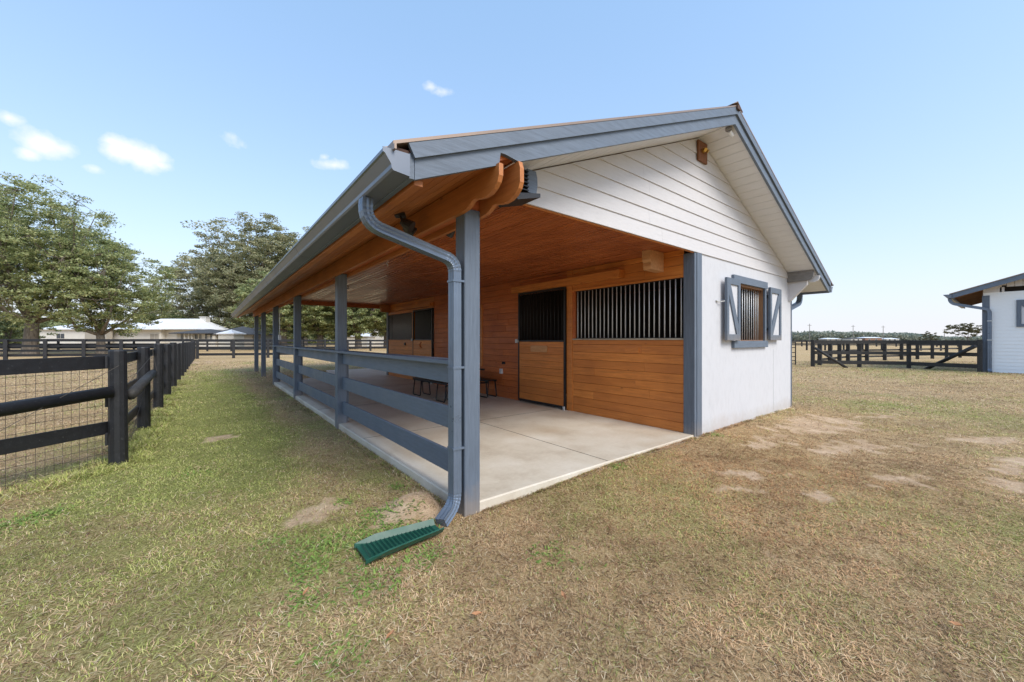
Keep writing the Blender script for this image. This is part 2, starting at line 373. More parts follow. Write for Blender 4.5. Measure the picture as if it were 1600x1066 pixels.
xs = axis_pts(-7, 12, .09, 160, 46); ys = axis_pts(-5, 12, .09, 160, 46)
GX, GY = np.meshgrid(xs, ys); nx, ny = len(xs), len(ys)
gx, gy = GX.ravel(), GY.ravel(); gz = height(gx, gy)
me = bpy.data.meshes.new('ground'); me.vertices.add(nx * ny)
me.vertices.foreach_set('co', np.stack([gx, gy, gz], 1).ravel().astype(np.float32))
I, J = np.meshgrid(np.arange(nx - 1), np.arange(ny - 1)); a = (J * nx + I).ravel()
q = np.stack([a, a + 1, a + nx + 1, a + nx], 1)
me.loops.add(q.size); me.polygons.add(len(q)); me.loops.foreach_set('vertex_index', q.ravel().astype(np.int32))
me.polygons.foreach_set('loop_start', (np.arange(len(q)) * 4).astype(np.int32)); me.polygons.foreach_set('use_smooth', np.ones(len(q), bool)); me.update(calc_edges=True)
for nm, fn in (('green', green_f), ('bare', bare_f)):
    at = me.attributes.new(nm, 'FLOAT', 'POINT'); at.data.foreach_set('value', fn(gx, gy).astype(np.float32))
t = NT('lawn_ground')
co = t.coord(); nA = t.noise(co, 5, 8, .7); nB = t.noise(co, 60, 6, .8); nC = t.noise(co, .35, 5, .6); nD = t.noise(co, 140, 3, .7)
ga = t.n('ShaderNodeAttribute', attribute_name='green').outputs['Fac']; ba = t.n('ShaderNodeAttribute', attribute_name='bare').outputs['Fac']
dry = t.ramp(nB, [(.34, (.13, .08, .04)), (.5, (.46, .32, .17)), (.64, (.8, .63, .39))])
dry = t.mix(t.ramp(nC, [(.35, (0, 0, 0)), (.7, (.6, .6, .6))]), dry, (.44, .30, .14))
grn = t.ramp(nB, [(.34, (.07, .08, .02)), (.52, (.26, .275, .08)), (.66, (.52, .5, .2))])
gm = t.ramp(t.math('ADD', t.math('MULTIPLY', ga, .75), t.math('MULTIPLY', nA, .45)), [(.36, (0, 0, 0)), (.78, (.95, .95, .95))])
c1 = t.mix(gm, dry, grn)
dirt = t.ramp(nA, [(.3, (.44, .29, .18)), (.7, (.76, .58, .40))])
c2 = t.mix(t.ramp(t.math('ADD', ba, t.math('MULTIPLY', t.math('SUBTRACT', nB, .5), .7)), [(.3, (0, 0, 0)), (.95, (1, 1, 1))]), c1, dirt)
t.col(c2); t.rough(.95); t.b.inputs['Specular IOR Level'].default_value = .1
t.bump(t.math('ADD', nB, t.math('MULTIPLY', nD, .5)), .8, .03); me.materials.append(t.m)
go = bpy.data.objects.new('ground', me); COL.objects.link(go); setp(go, 'dry brown lawn and paddock ground with sandy bare patches', 'ground', kind='structure')

FXG = -2.65
# ---- grass blades, real geometry
def in_slab(x, y):
    return ((x > -.0) & (x < 8.37) & (y > 0.0) & (y < 12.9)) | ((x > 2.5) & (x < 8.4) & (y >= 12.9) & (y < 16.9))
def blades(name, pts, label, gfun=None, lmul=1.0, wmul=1.0, weed=False, seed=1):
    rg = np.random.default_rng(seed); x, y, Ls, Ws = pts
    n = len(x); g = green_f(x, y) if gfun is None else gfun(x, y)
    isg = rg.random(n) < (1.0 if weed else np.clip(g * 1.12 - .02, .02, .92))
    az = rg.random(n) * 2 * np.pi; el = np.where(isg, rg.uniform(.35, 1.15, n), rg.uniform(.03, .75, n))
    if weed: el = rg.uniform(.15, .9, n)
    Lb = Ls * rg.uniform(.55, 1.3, n) * lmul; wb = Ws * rg.uniform(.7, 1.3, n) * wmul
    z0 = height(x, y) - .004 + np.where(isg, 0, rg.uniform(0, .012, n))
    dx, dy = np.cos(az), np.sin(az); sx, sy = -dy, dx
    tw = rg.uniform(-.32, .32, n)
    def pt(f, w, bend):
        h = Lb * f * np.sin(el) * (1 - bend * f); r_ = Lb * f * np.cos(el) * (1 + .3 * bend)
        cx_, cy_, cz_ = x + dx * r_ + sx * tw * Lb * f * f * .5, y + dy * r_ + sy * tw * Lb * f * f * .5, z0 + h
        return np.stack([cx_ - sx * w * wb / 2, cy_ - sy * w * wb / 2, cz_], 1), np.stack([cx_ + sx * w * wb / 2, cy_ + sy * w * wb / 2, cz_ + w * wb * .25 * tw], 1)
    a0, a1 = pt(0, 1, .4); b0, b1 = pt(.55, .9 if not weed else 1.6, .4); c0, _ = pt(1, .0, .4)
    V = np.stack([a0, a1, b1, b0, c0], 1).reshape(-1, 3)
    me = bpy.data.meshes.new(name); me.vertices.add(5 * n); me.vertices.foreach_set('co', V.ravel().astype(np.float32))
    k = np.arange(n) * 5
    loops = np.stack([k, k + 1, k + 2, k + 3, k + 3, k + 2, k + 4], 1).ravel()
    me.loops.add(7 * n); me.polygons.add(2 * n); me.loops.foreach_set('vertex_index', loops.astype(np.int32))
    ls = np.stack([np.arange(n) * 7, np.arange(n) * 7 + 4], 1).ravel(); me.polygons.foreach_set('loop_start', ls.astype(np.int32)); me.update(calc_edges=True)
    r1 = rg.random((n, 1)); r2 = rg.random((n, 1))
    tone = np.clip((fbm(x, y, 1.3, 111, 4) - .5) * 2.2 + (fbm(x, y, 5.0, 121, 3) - .5) * 1.6 + .5, 0, 1)[:, None]
    dryc = np.array([.68, .51, .29]) * (1 - r1) + np.array([.36, .22, .105]) * r1
    dryc = dryc * (.80 + .72 * tone) * np.array([.97, .97, 1.06])
    dryc = np.where(r2 > .9, np.array([.76, .64, .44]), dryc); dryc = np.where(r2 < .2, np.array([.15, .09, .05]), dryc)
    red = np.clip(blob(x, y, 3.2, -1.2, 4.5, 2.6) * 1.3, 0, 1)[:, None]; dryc = dryc * (1 - red * np.array([.14, .30, .42]))
    gr = np.array([.19, .235, .05]) * (1 - r1) + np.array([.47, .48, .15]) * r1
    gr = np.where(r2 > .8, np.array([.50, .47, .2]), gr) * (.85 + .5 * tone)
    if weed: gr = np.array([.12, .21, .04]) * (1 - r1) + np.array([.27, .38, .09]) * r1
    c = np.where(isg[:, None], gr, dryc)
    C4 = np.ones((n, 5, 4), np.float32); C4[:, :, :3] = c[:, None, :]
    C4[:, 0:2, :3] *= .8  # blade bases darkened: shade near the ground put into the colour
    at = me.color_attributes.new('Col', 'FLOAT_COLOR', 'POINT'); at.data.foreach_set('color', C4.ravel())
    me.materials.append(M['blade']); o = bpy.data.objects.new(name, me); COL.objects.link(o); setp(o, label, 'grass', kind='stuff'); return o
def sample(D0, D1, dens, Ls, Ws, seed):
    rg = np.random.default_rng(seed)
    wmax = 1.5 * D1 + 2.0; n = int((D1 - D0) * 2 * wmax * dens)
    D = rg.uniform(D0, D1, n); l = rg.uniform(-wmax, wmax, n); k = np.abs(l) < 1.42 * D + 1.6; D = D[k]; l = l[k]
    x = CAM[0] + l * RT[0] + D * FW[0]; y = CAM[1] + l * RT[1] + D * FW[1]
    cl = fbm(x, y, 6.0, 71, 3)
    keep = (~in_slab(x, y)) & (rg.random(len(x)) > bare_f(x, y) * .93) & (rg.random(len(x)) < np.clip(-.35 + 2.6 * cl, .15, 1) * np.clip(.1 + 1.6 * fbm(x, y, 14.0, 73, 2), .2, 1))
    x, y, D = x[keep], y[keep], D[keep]
    return x, y, np.full(len(x), Ls), np.full(len(x), Ws)
bands = [(.6, 3.0, 9000, .044, .0030, 1), (3.0, 5.0, 7000, .046, .0036, 2), (5.0, 8.0, 3200, .048, .0050, 3), (8.0, 14.0, 950, .06, .0095, 4), (14.0, 28.0, 190, .08, .020, 5)]
parts_ = [sample(*b) for b in bands]
def strip_(n, x0, y0, x1, y1, w, Ls, Ws, seed):
    rg = np.random.default_rng(seed); t_ = rg.random(n); dx, dy = x1 - x0, y1 - y0; L_ = math.hypot(dx, dy); o = rg.random(n) ** 1.5 * w
    x = x0 + dx * t_ - dy / L_ * o; y = y0 + dy * t_ + dx / L_ * o; k = fbm(x, y, 3.0, 131, 3) + .25 * (rg.random(n) - .5) > .44
    return x[k], y[k], np.full(k.sum(), Ls), np.full(k.sum(), Ws)
parts_ += [strip_(9000, 4.25, -.012, .15, -.012, -.10, .075, .0036, 21), strip_(9000, -.03, 13, -.03, .3, -.12, .085, .005, 22), strip_(9000, 8.4, -.03, 4.2, -.03, -.14, .085, .005, 23),
           strip_(14000, FXG + .0, 16, FXG, 3.8, -.3, .13, .006, 24), strip_(14000, FXG, 3.8, FXG, 16, -.3, .13, .006, 25), strip_(6000, -5.3, 1.5, FXG, 3.9, .3, .12, .005, 26), strip_(6000, FXG, 3.9, -5.3, 1.5, .3, .12, .005, 27)]
blades('lawn_grass', tuple(np.concatenate([p[i] for p in parts_]) for i in range(4)), 'short dry lawn grass, straw brown mixed with green blades', seed=3)
# broad-leaved weeds
rg = np.random.default_rng(5); wx = []; wy = []
for cx, cy, r, n in ((-2.9, 2.35, .16, 300), (-3.15, 2.2, .22, 260), (-.55, .15, .28, 420), (-.75, .0, .25, 360), (-.62, .48, .18, 220), (-1.15, .2, .22, 240), (-1.25, -.05, .16, 160), (-.95, -.45, .22, 260), (-1.35, -.35, .15, 120),
                     (-.2, .98, .12, 120), (-1.4, .55, .14, 120), (-.75, .95, .1, 60), (-1.9, 2.9, .25, 120), (4.45, -.08, .16, 160), (2.0, -.1, .12, 110), (.15, -.9, .2, 120), (-1.3, -.9, .16, 100), (-.55, -.35, .18, 200), (-.95, .28, .2, 220)):
    wx.append(rg.normal(cx, r * .5, n)); wy.append(rg.normal(cy, r * .5, n))
wx = np.concatenate(wx); wy = np.concatenate(wy); k = ~in_slab(wx, wy); wx = wx[k]; wy = wy[k]
blades('weeds', (wx, wy, np.full(len(wx), .05), np.full(len(wx), .008)), 'bright green weeds sprouting in the lawn round the splash block', gfun=lambda x, y: x * 0 + 1.0, weed=True, seed=9)

# ------------------------------------------------------------------ slab
slab = MB()
poly = [(.0, .0), (8.36, .0), (8.36, 17.0), (2.65, 17.0), (2.45, 15.6), (1.9, 14.2), (1.1, 13.2), (.0, 12.85)]
def inset(p, d=.012):
    cx = sum(a for a, _ in p) / len(p); cy = sum(b for _, b in p) / len(p)
    return [(a + (d if a < cx else -d), b + (d if b < cy else -d)) for a, b in p]
n = len(poly); top = inset(poly)
slab.add([(a, b, -.30) for a, b in poly] + [(a, b, -.012) for a, b in poly] + [(a, b, 0.0) for a, b in top],
         [tuple(range(n - 1, -1, -1)), tuple(range(2 * n, 3 * n))] + [(i, (i + 1) % n, n + (i + 1) % n, n + i) for i in range(n)] + [(n + i, n + (i + 1) % n, 2 * n + (i + 1) % n, 2 * n + i) for i in range(n)])
so_ = slab.build('concrete_floor', 'concrete', None, label='stained concrete porch slab under the stable roof', cat='floor', kind='structure')
jt = NT('joint_dark'); jt.col((.12, .1, .08)); jt.rough(.9); M['joint'] = jt.m
j = MB()
for yy in (2.9, 5.9, 9.1): j.box(.02, 3.99, yy, yy + .007, .0, .0035)
j.box(1.98, 1.987, .02, 12.7, .0, .0030)
j.build('floor_joint', 'joint', None, label='thin dark expansion joints across the porch slab', cat='floor joint', kind='structure')

# ------------------------------------------------------------------ the stable
barn = thing('horse_stable', 'long grey white stable with open wood ceiled porch, slate blue posts and barred stalls', 'stable', (4.18, 6.4, 0))
SL = .42; XR = 4.18
def under(x): return 4.565 - SL * abs(x - XR)          # roof underside
Y0, Y1 = -.53, 19.6; YB = 12.85
# posts
post_y = [0, 4.2, 8.4, 12.5, 16.2, 19.2]
for i, y in enumerate(post_y):
    z0 = -.16
    MB().box(-.022, .138, y - .008, y + .152, z0, 2.60, .006).build('porch_post', 'blue', barn)
# rails in three bays
for i in range(3):
    ya = post_y[i] + .162; yb = post_y[i + 1]
    rl = MB().box(-.045, .175, ya - (.16 if i else 0) , yb + .0 - .004, 1.222, 1.262, .004).build('rail_cap', 'blue_y', barn)
    for z0, z1 in ((1.03, 1.218), (.59, .80), (.16, .375)):
        MB().box(.062, .098, ya, yb - .003, z0, z1, .004).build('rail_board', 'blue_y', barn)
# inner short cleats behind rails
for y in post_y[1:4]:
    MB().box(.142, .18, y + .05, y + .14, .0, 1.21, .003).build('rail_cleat', 'blue', barn)
MB().box(-.055, .0195, 4.2 - .005, 4.2 + .17, 1.2635, 1.2655).build('rail_cap_joint', 'blue_y', barn)
# double beam with ogee tail
tail = [(-.545, 2.86), (-.565, 2.80), (-.565, 2.69), (-.545, 2.645), (-.50, 2.605), (-.44, 2.583), (-.36, 2.578), (-.29, 2.588), (-.235, 2.602), (-.19, 2.598), (-.15, 2.575), (-.10, 2.556), (0, 2.548)]
for x0, x1 in ((-.062, -.022), (.142, .182)):
    pl = [(Y1 - .05, 2.548), (Y1 - .05, 2.80)] + [(0.0, 2.80 if x0 < 0 else 2.86), (-.4, 2.80 if x0 < 0 else 2.86)] + tail
    zt = min(under(x0), 2.86) - .003
    pl = [(y, min(z, zt)) for y, z in pl]
    MB().prism(pl, 'x', x0, x1).build('porch_beam', 'beam', barn)
MB().box(-.0195, .1395, .02, Y1 - .1, 2.603, 2.70).build('beam_spacer', 'stain_dark', barn)
# ceiling boards of the porch
c = MB(); x = .19
while x < 4.03:
    w = .098; x2 = min(x + w, 4.05)
    
    yj = .03; 
    while yj < YB - .3:
        yn = min(YB, yj + random.uniform(2.2, 4.3)) if YB - yj > 3 else YB
        c.box(x + .004, x2 - .004, yj + .001, yn - .001, 2.862, 2.880, .004); yj = yn
    x += w
c.build('porch_ceiling', 'ceiling', barn)
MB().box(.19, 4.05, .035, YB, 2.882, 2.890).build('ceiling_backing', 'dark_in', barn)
MB().box(.19, 4.06, .004, .026, 2.775, 2.86).build('ceiling_trim', 'stain', barn)
MB().box(.19, 4.06, YB, YB + .04, 2.72, 2.90).build('end_header', 'stain_dark', barn)
# outer sloped soffit, porch side (stained boards along Y)
s_ = MB(); x = -.725
while x < -.07:
    x2 = min(x + .11, -.064); z1_, z2_ = under(x + .002), under(x2 - .002)
    s_.add([(x + .002, Y0 + .04, z1_), (x2 - .002, Y0 + .04, z2_), (x2 - .002, Y1, z2_), (x + .002, Y1, z1_), (x + .002, Y0 + .04, z1_ + .012), (x2 - .002, Y0 + .04, z2_ + .012), (x2 - .002, Y1, z2_ + .012), (x + .002, Y1, z1_ + .012)],
           [(0, 1, 2, 3), (7, 6, 5, 4), (0, 4, 5, 1), (1, 5, 6, 2), (2, 6, 7, 3), (3, 7, 4, 0)]); x += .11
s_.build('eave_soffit', 'beam', barn)
MB().box(-.70, -.64, Y0 + .045, Y1 - .01, under(-.67) - .05, under(-.67) - .014).build('soffit_batten', 'beam', barn)
# gable soffit (white boards running out over the gable) both slopes
def gable_soffit(xa, xb, ya, yb, step, dz=.0):
    m = MB(); sgn = 1 if xb > xa else -1; x = xa
    while (x < xb) if sgn > 0 else (x > xb):
        x2 = x + sgn * step
        if sgn * (x2 - xb) > 0: x2 = xb
        p, q_ = x + sgn * .004, x2 - sgn * .004; zp, zq = under(p) + dz, under(q_) + dz
        m.add([(p, ya, zp), (q_, ya, zq), (q_, yb, zq), (p, yb, zp), (p, ya, zp + .01), (q_, ya, zq + .01), (q_, yb, zq + .01), (p, yb, zp + .01)],
              [(0, 1, 2, 3), (7, 6, 5, 4), (0, 4, 5, 1), (1, 5, 6, 2), (2, 6, 7, 3), (3, 7, 4, 0)]); x = x2
    return m
gable_soffit(XR - .002, .19, Y0 + .04, .0, .17, .012).build('gable_soffit', 'soffit', barn)
gable_soffit(XR + .002, 9.03, Y0 + .04, .0, .17, .012).build('gable_soffit', 'soffit', barn)
gable_soffit(8.385, 9.03, .0, Y1, .12, .012).build('eave_soffit', 'soffit', barn, label='white painted soffit under the back eave')
c = MB()
for x0, x1 in ((XR - .03, XR + .03),): c.box(x0, x1, Y0 + .045, -.002, under(XR) - .012, under(XR) + .004)
c.build('soffit_ridge_strip', 'soffit', barn)
# roof deck + metal
def slope_slab(xa, xb, ya, yb, z0, z1):
    """slab following the slope between xa (low) and xb=XR; z offsets above under()"""
    return MB().add([(xa, ya, under(xa) + z0), (xb, ya, under(xb) + z0), (xb, yb, under(xb) + z0), (xa, yb, under(xa) + z0), (xa, ya, under(xa) + z1), (xb, ya, under(xb) + z1), (xb, yb, under(xb) + z1), (xa, yb, under(xa) + z1)],
                    [(3, 2, 1, 0), (4, 5, 6, 7), (0, 1, 5, 4), (1, 2, 6, 5), (2, 3, 7, 6), (3, 0, 4, 7)])
d1 = slope_slab(-.735, XR, Y0 + .042, Y1, .03, .20)
d1.build('roof_deck', 'stain_dark', barn); slope_slab(9.055, XR, Y0 + .042, Y1, .03, .20).build('roof_deck', 'stain_dark', barn)
for xa in (-.872, 9.19):
    m = slope_slab(xa, XR, Y0 - .03, Y1 + .05, .224, .246)
    m.f += []
    nrib = 76
    for k in range(nrib):
        yy = Y0 + .12 + k * (Y1 - Y0 - .2) / (nrib - 1)
        r_ = slope_slab(xa, XR, yy, yy + .025, .2465, .266); m.add(r_.v, r_.f)
    m.build('roof_metal', 'roof_metal', barn)
    e = MB(); e.box(xa, xa + (.014 if xa < 0 else -.014), Y0 - .048, Y1 + .04, under(xa) + .190, under(xa) + .2235); e.build('drip_edge', 'roof_metal', barn)
MB().prism([(XR - .17, under(XR - .17) + .268), (XR, under(XR) + .285), (XR + .17, under(XR + .17) + .268), (XR + .17, under(XR + .17) + .274), (XR, under(XR) + .30), (XR - .17, under(XR - .17) + .274)], 'y', Y0 - .035, Y1 + .06).build('ridge_cap', 'roof_metal', barn)
MB().box(XR - .05, XR + .05, Y0 - .052, Y0 - .02, under(XR) + .17, under(XR) + .223).build('ridge_end', 'rust', barn)
# rust-coloured open eave return near the corner
MB().box(-.86, -.757, Y0 + .0, Y0 + .03, under(-.8) + .12, under(-.8) + .195).build('eave_closure', 'rust', barn)
# barge boards, lower then upper proud
def rake(xa, z0, z1, ya, yb, name, endslant=0., notch=False, mat='blue_x'):
    b = [(xa, under(xa) + z0)]
    if notch: b += [(-.035, under(-.035) + z0), (-.02, under(0) + z0 + .085), (.03, under(0) + z0 + .085), (.16, under(.16) + z0)]
    b += [(XR, under(XR) + z0), (XR, under(XR) + z1), (xa - endslant, under(xa - endslant) + z1)]
    MB().prism(b, 'y', ya, yb).build(name, mat, barn)
rake(-.717, -.015, .125, Y0, Y0 + .035, 'barge_board', notch=True)
rake(9.055, -.015, .125, Y0, Y0 + .035, 'barge_board')
rake(-.725, .119, .222, Y0 - .026, Y0 - .002, 'upper_barge_board', .045)
rake(9.06, .119, .222, Y0 - .026, Y0 - .002, 'upper_barge_board', -.035)
rake(-.717, -.015, .20, Y1, Y1 + .035, 'barge_board'); rake(9.055, -.015, .20, Y1, Y1 + .035, 'barge_board')
# fascia + gutters
MB().box(-.755, -.7195, Y0, Y1 + .03, 2.492, 2.66, .002).build('fascia', 'blue_y', barn)
MB().box(9.0575, 9.09, Y0, Y1 + .03, 2.492, 2.66, .002).build('fascia', 'blue_y', barn)
def gutter(x, sg, name='gutter'):
    # K-style profile: outside going down then back, with 2 mm sheet
    o = [(0, 2.638), (0, 2.500), (.108, 2.512), (.118, 2.524), (.121, 2.548), (.160, 2.606), (.172, 2.612), (.172, 2.634)]
    i = [(.166, 2.634), (.166, 2.618), (.155, 2.612), (.115, 2.552), (.112, 2.530), (.103, 2.519), (.005, 2.508), (.005, 2.638)]
    pl = [(x + sg * a, b) for a, b in o + i]
    m = MB().prism(pl, 'y', Y0 - .01, Y1 + .02)
    cap = [(x + sg * a, b) for a, b in [(0, 2.642), (0, 2.498), (.109, 2.51), (.120, 2.523), (.123, 2.547), (.162, 2.604), (.176, 2.611), (.176, 2.640)]]
    g = m.build(name, 'gutter', barn)
    MB().prism(cap, 'y', Y0 - .016, Y0 - .0105).build('gutter_end_cap', 'gutter', g); MB().prism(cap, 'y', Y1 + .0205, Y1 + .026).build('gutter_end_cap', 'gutter', g)
    for yy in (2.6, 5.9, 9.0, 12.2, 15.4): MB().prism([(p + sg * (.0015 if k > 1 else 0), q_ - .0015) for k, (p, q_) in enumerate([(x + sg * a, b) for a, b in o])] + [(p, q_ + .001) for p, q_ in [(x + sg * a, b) for a, b in i]], 'y', yy, yy + .02).build('gutter_seam', 'gutter', g)
    return g
gutter(-.757, -1); gutter(9.092, 1)
# downspout sweep
def rect_sweep(path, w, d, side=Vector((0, 1, 0)), crimp=(), ribs=True):
    """path: points; w along 'side', d across; returns MB"""
    pts = [Vector(p) for p in path]; n = len(pts); m = MB(); prof = []
    k = 5
    # corrugated rectangle
    for a in range(k): prof.append((-.5 + a / k, -.5 + (.06 if (a % 2 and ribs) else 0)))
    for a in range(k): prof.append((.5 - (.045 if (a % 2 and ribs) else 0), -.5 + a / k))
    for a in range(k): prof.append((.5 - a / k, .5 - (.06 if (a % 2 and ribs) else 0)))
    for a in range(k): prof.append((-.5 + (.045 if (a % 2 and ribs) else 0), .5 - a / k))
    N = len(prof); vs = []
    for i, p in enumerate(pts):
        t_ = (pts[min(i + 1, n - 1)] - pts[max(i - 1, 0)]).normalized()
        s2 = (side - t_ * side.dot(t_)).normalized(); u = t_.cross(s2)
        sc = .955 if i in crimp else 1
        vs += [p + s2 * a * w * sc + u * b * d * sc for a, b in prof]
    fs = [(i * N + j_, i * N + (j_ + 1) % N, (i + 1) * N + (j_ + 1) % N, (i + 1) * N + j_) for i in range(n - 1) for j_ in range(N)]
    fs += [tuple(range(N - 1, -1, -1)), tuple(range((n - 1) * N, n * N))]
    return m.add(vs, fs)
def rounded(pts, r, seg=9):
    pts = [Vector(p) for p in pts]; out = [pts[0]]; bends = []
    for i in range(1, len(pts) - 1):
        a = (pts[i - 1] - pts[i]).normalized(); b = (pts[i + 1] - pts[i]).normalized(); rr = r[i - 1] if isinstance(r, (list, tuple)) else r
        p0 = pts[i] + a * rr; p1 = pts[i] + b * rr
        for k in range(seg + 1):
            t_ = k / seg; bends.append(len(out)); out.append((1 - t_) ** 2 * p0 + 2 * t_ * (1 - t_) * pts[i] + t_ * t_ * p1)
    out.append(pts[-1]); return out, bends
path, bends = rounded([(-.845, .05, 2.505), (-.857, .05, 2.325), (-.088, .05, 2.135), (-.088, .05, .03), (-.27, -.045, -.055)], [.13, .10, .10], 12)
rect_sweep(path, .098, .078, crimp=set(b for k, b in enumerate(bends) if k % 2)).build('downspout', 'spout', barn)
# straps on the downspout
for z in (1.95, 1.2, .5): MB().box(-.1325, -.0215, -.0035, .1035, z, z + .018).build('downspout_strap', 'spout', barn)
# right eave downspout
path, bends = rounded([(9.16, .04, 2.50), (9.16, .04, 2.32), (8.452, .08, 2.12), (8.452, .08, .05)], [.16, .09], 8)
rect_sweep(path, .098, .078, crimp=set(b for k, b in enumerate(bends) if k % 2)).build('downspout', 'spout', barn, label='downspout at the back eave')
# eave beam at the back corner with brace
q1 = MB().prism([(-.46, 2.905), (-.475, 2.87), (-.475, 2.78), (-.44, 2.72), (-.38, 2.70), (0, 2.70), (0, 2.905)], 'x', 8.12, 8.17)
q1.build('eave_beam', 'grey_wood', barn)
MB().prism([(-.53, 2.86), (-.53, 2.76), (-.50, 2.70), (-.44, 2.675), (0, 2.675), (0, 2.86)], 'x', 8.32, 8.36).build('eave_beam', 'soffit', barn)
MB().prism([(-.004, 2.70), (-.004, 2.30), (-.045, 2.30), (-.34, 2.62), (-.34, 2.70)], 'x', 8.20, 8.30).build('corner_brace', 'white', barn)
# ---- gable wall, Y = 0
m = MB(); zc = 2.80; k = 0
def gable_x(z): return (XR - (4.565 - z) / SL, XR + (4.565 - z) / SL)
while zc < 4.55:
    z2 = min(zc + .187, 4.56); a0, a1 = gable_x(zc); b0, b1 = gable_x(z2)
    lo, hi = max(a0, .188), min(a1, 8.36); lo2, hi2 = max(b0, .188), min(b1, 8.36)
    if hi2 - lo2 < .02: hi2 = lo2 + .02
    yb_, yt_ = -.020, -.006
    js = [random.uniform(lo2 + .4, hi2 - .4)] if hi2 - lo2 > 2 else []
    ea = [lo] + js + [hi]; eb = [lo2] + js + [hi2]
    for q in range(len(ea) - 1):
        l0, h0, l1, h1 = ea[q] + .001, ea[q + 1] - .001, eb[q] + .001, eb[q + 1] - .001
        m.add([(l0, yb_, zc), (h0, yb_, zc), (h1, yt_, z2 + .0), (l1, yt_, z2 + .0), (l0, .02, zc), (h0, .02, zc), (h1, .02, z2), (l1, .02, z2)],
              [(0, 1, 2, 3), (7, 6, 5, 4), (0, 4, 5, 1), (1, 5, 6, 2), (2, 6, 7, 3), (3, 7, 4, 0)])
    zc += .187; k += 1
m.build('gable_siding', 'white', barn)
WX0, WX1, WZ0, WZ1 = 5.50, 6.80, 1.43, 2.445
m = MB()
m.box(4.245, WX0, -.006, .05, -.03, 2.797); m.box(WX1, 8.36, -.006, .05, -.03, 2.797)
m.box(WX0, WX1, -.006, .05, -.03, WZ0); m.box(WX0, WX1, -.006, .05, WZ1, 2.797)
m.build('front_wall', 'panel', barn)
MB().box(7.31, 7.313, -.0075, -.004, .02, 1.25).build('wall_panel_seam', 'grey_wood', barn)
MB().box(4.05, 8.40, -.03, .06, -.22, -.032).build('wall_footing', 'concrete', barn)
# frieze is the lowest course; a drip strip under it
MB().box(.188, 8.36, -.024, -.004, 2.786, 2.799).build('drip_strip', 'white', barn)
# corner posts
MB().box(4.03, 4.09, -.012, .165, -.03, 2.785, .004).build('corner_post', 'blue', barn)
MB().box(4.0905, 4.245, -.022, .02, -.03, 2.785, .004).build('corner_board', 'blue', barn)
MB().box(8.3605, 8.40, -.02, .13, -.03, 2.45, .004).build('corner_board', 'blue', barn)
MB().box(4.03, 4.22, YB - .17, YB + .02, -.03, 2.86, .004).build('corner_post', 'blue', barn)
# back and far walls, inner partitions
MB().box(8.31, 8.36, .051, YB, -.03, 2.95).build('back_wall', 'panel', barn)
MB().box(4.22, 8.31, YB - .05, YB, -.03, 2.95).build('end_wall', 'panel', barn)
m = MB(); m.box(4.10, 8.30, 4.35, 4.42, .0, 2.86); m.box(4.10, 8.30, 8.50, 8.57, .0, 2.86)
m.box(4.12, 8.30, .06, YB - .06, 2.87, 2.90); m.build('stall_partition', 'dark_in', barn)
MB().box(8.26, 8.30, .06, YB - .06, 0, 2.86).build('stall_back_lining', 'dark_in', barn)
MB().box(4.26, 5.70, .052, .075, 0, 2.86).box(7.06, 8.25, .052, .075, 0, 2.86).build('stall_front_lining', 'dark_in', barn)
# gable infill at far end of the closed part (white)
MB().prism([(.188, 2.905), (8.36, 2.955), (8.36, under(8.36)), (XR, under(XR)), (.188, under(.188))], 'y', YB + .045, YB + .06).build('inner_gable', 'white', barn)
# far open bay: ties
m = MB()
for xx in (1.6, 4.2, 6.8): pass
MB().box(8.2, 8.36, 19.2, 19.36, -.15, 2.79).build('porch_post', 'blue', barn); MB().box(8.2, 8.36, 16.2, 16.36, -.15, 2.79).build('porch_post', 'blue', barn)
# ---- stall wall, X = 4.04
XW = 4.045
def planks(ya, yb, za, zb, name, mat='stain', x0=XW, th=.022, h=.151, phase=0.0):
    m = MB(); z = za
    first = h - phase if phase else h
    while z < zb - .005:
        z2 = min(z + (first if z == za else h), zb); 
        js = sorted(random.uniform(ya + .3, yb - .3) for _ in range(0 if yb - ya < 1.3 or random.random() < .25 else 1)); ed = [ya] + js + [yb]
        for e0, e1 in zip(ed[:-1], ed[1:]): m.box(x0 + random.uniform(0, .0015), x0 + th, e0 + .0008, e1 - .0008, z + .002, z2 - .002, .003)
        z = z2
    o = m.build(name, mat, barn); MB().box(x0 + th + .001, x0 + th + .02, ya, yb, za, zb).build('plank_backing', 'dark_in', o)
    return o
planks(.168, 2.50, .0, 1.445, 'stall_front')
MB().box(XW - .012, XW + .075, .168, 2.50, 1.447, 1.472, .003).build('stall_ledge', 'plaster', barn)
planks(.168, 2.50, 2.47, 2.862, 'wall_planks')
MB().box(XW - .014, XW + .05, .168, 2.50, 2.425, 2.468, .003).build('grille_header', 'stain', barn)
MB().box(XW - .012, XW + .05, 2.5015, 2.655, .0, 2.862, .003).build('door_jamb', 'stain', barn)
def grille(ya, yb, za, zb, mat, n, r=.010, x=XW + .03, name='stall_grille'):
    g = thing(name, None, None, (x, (ya + yb) / 2, za)); g.parent = barn
    g.location = Vector((x, (ya + yb) / 2, za)) - Vector(barn.location)
    fr = MB(); fr.box(x - .012, x + .012, ya, yb, za, za + .012); fr.box(x - .012, x + .012, ya, yb, zb - .012, zb); fr.build('grille_rail', 'black_steel', g)
    for i in range(n):
        y = ya + (yb - ya) * (i + .5) / n
        MB().tube([(x, y, za + .002), (x, y, zb - .002)], r, 8).build('bar', mat, g, smooth=True)
    return g
g1 = grille(.175, 2.43, 1.474, 2.424, 'galv', 24)
MB().box(XW + .0, XW + .05, 2.44, 2.499, 1.474, 2.424).build('grille_stile', 'stain_dark', barn)
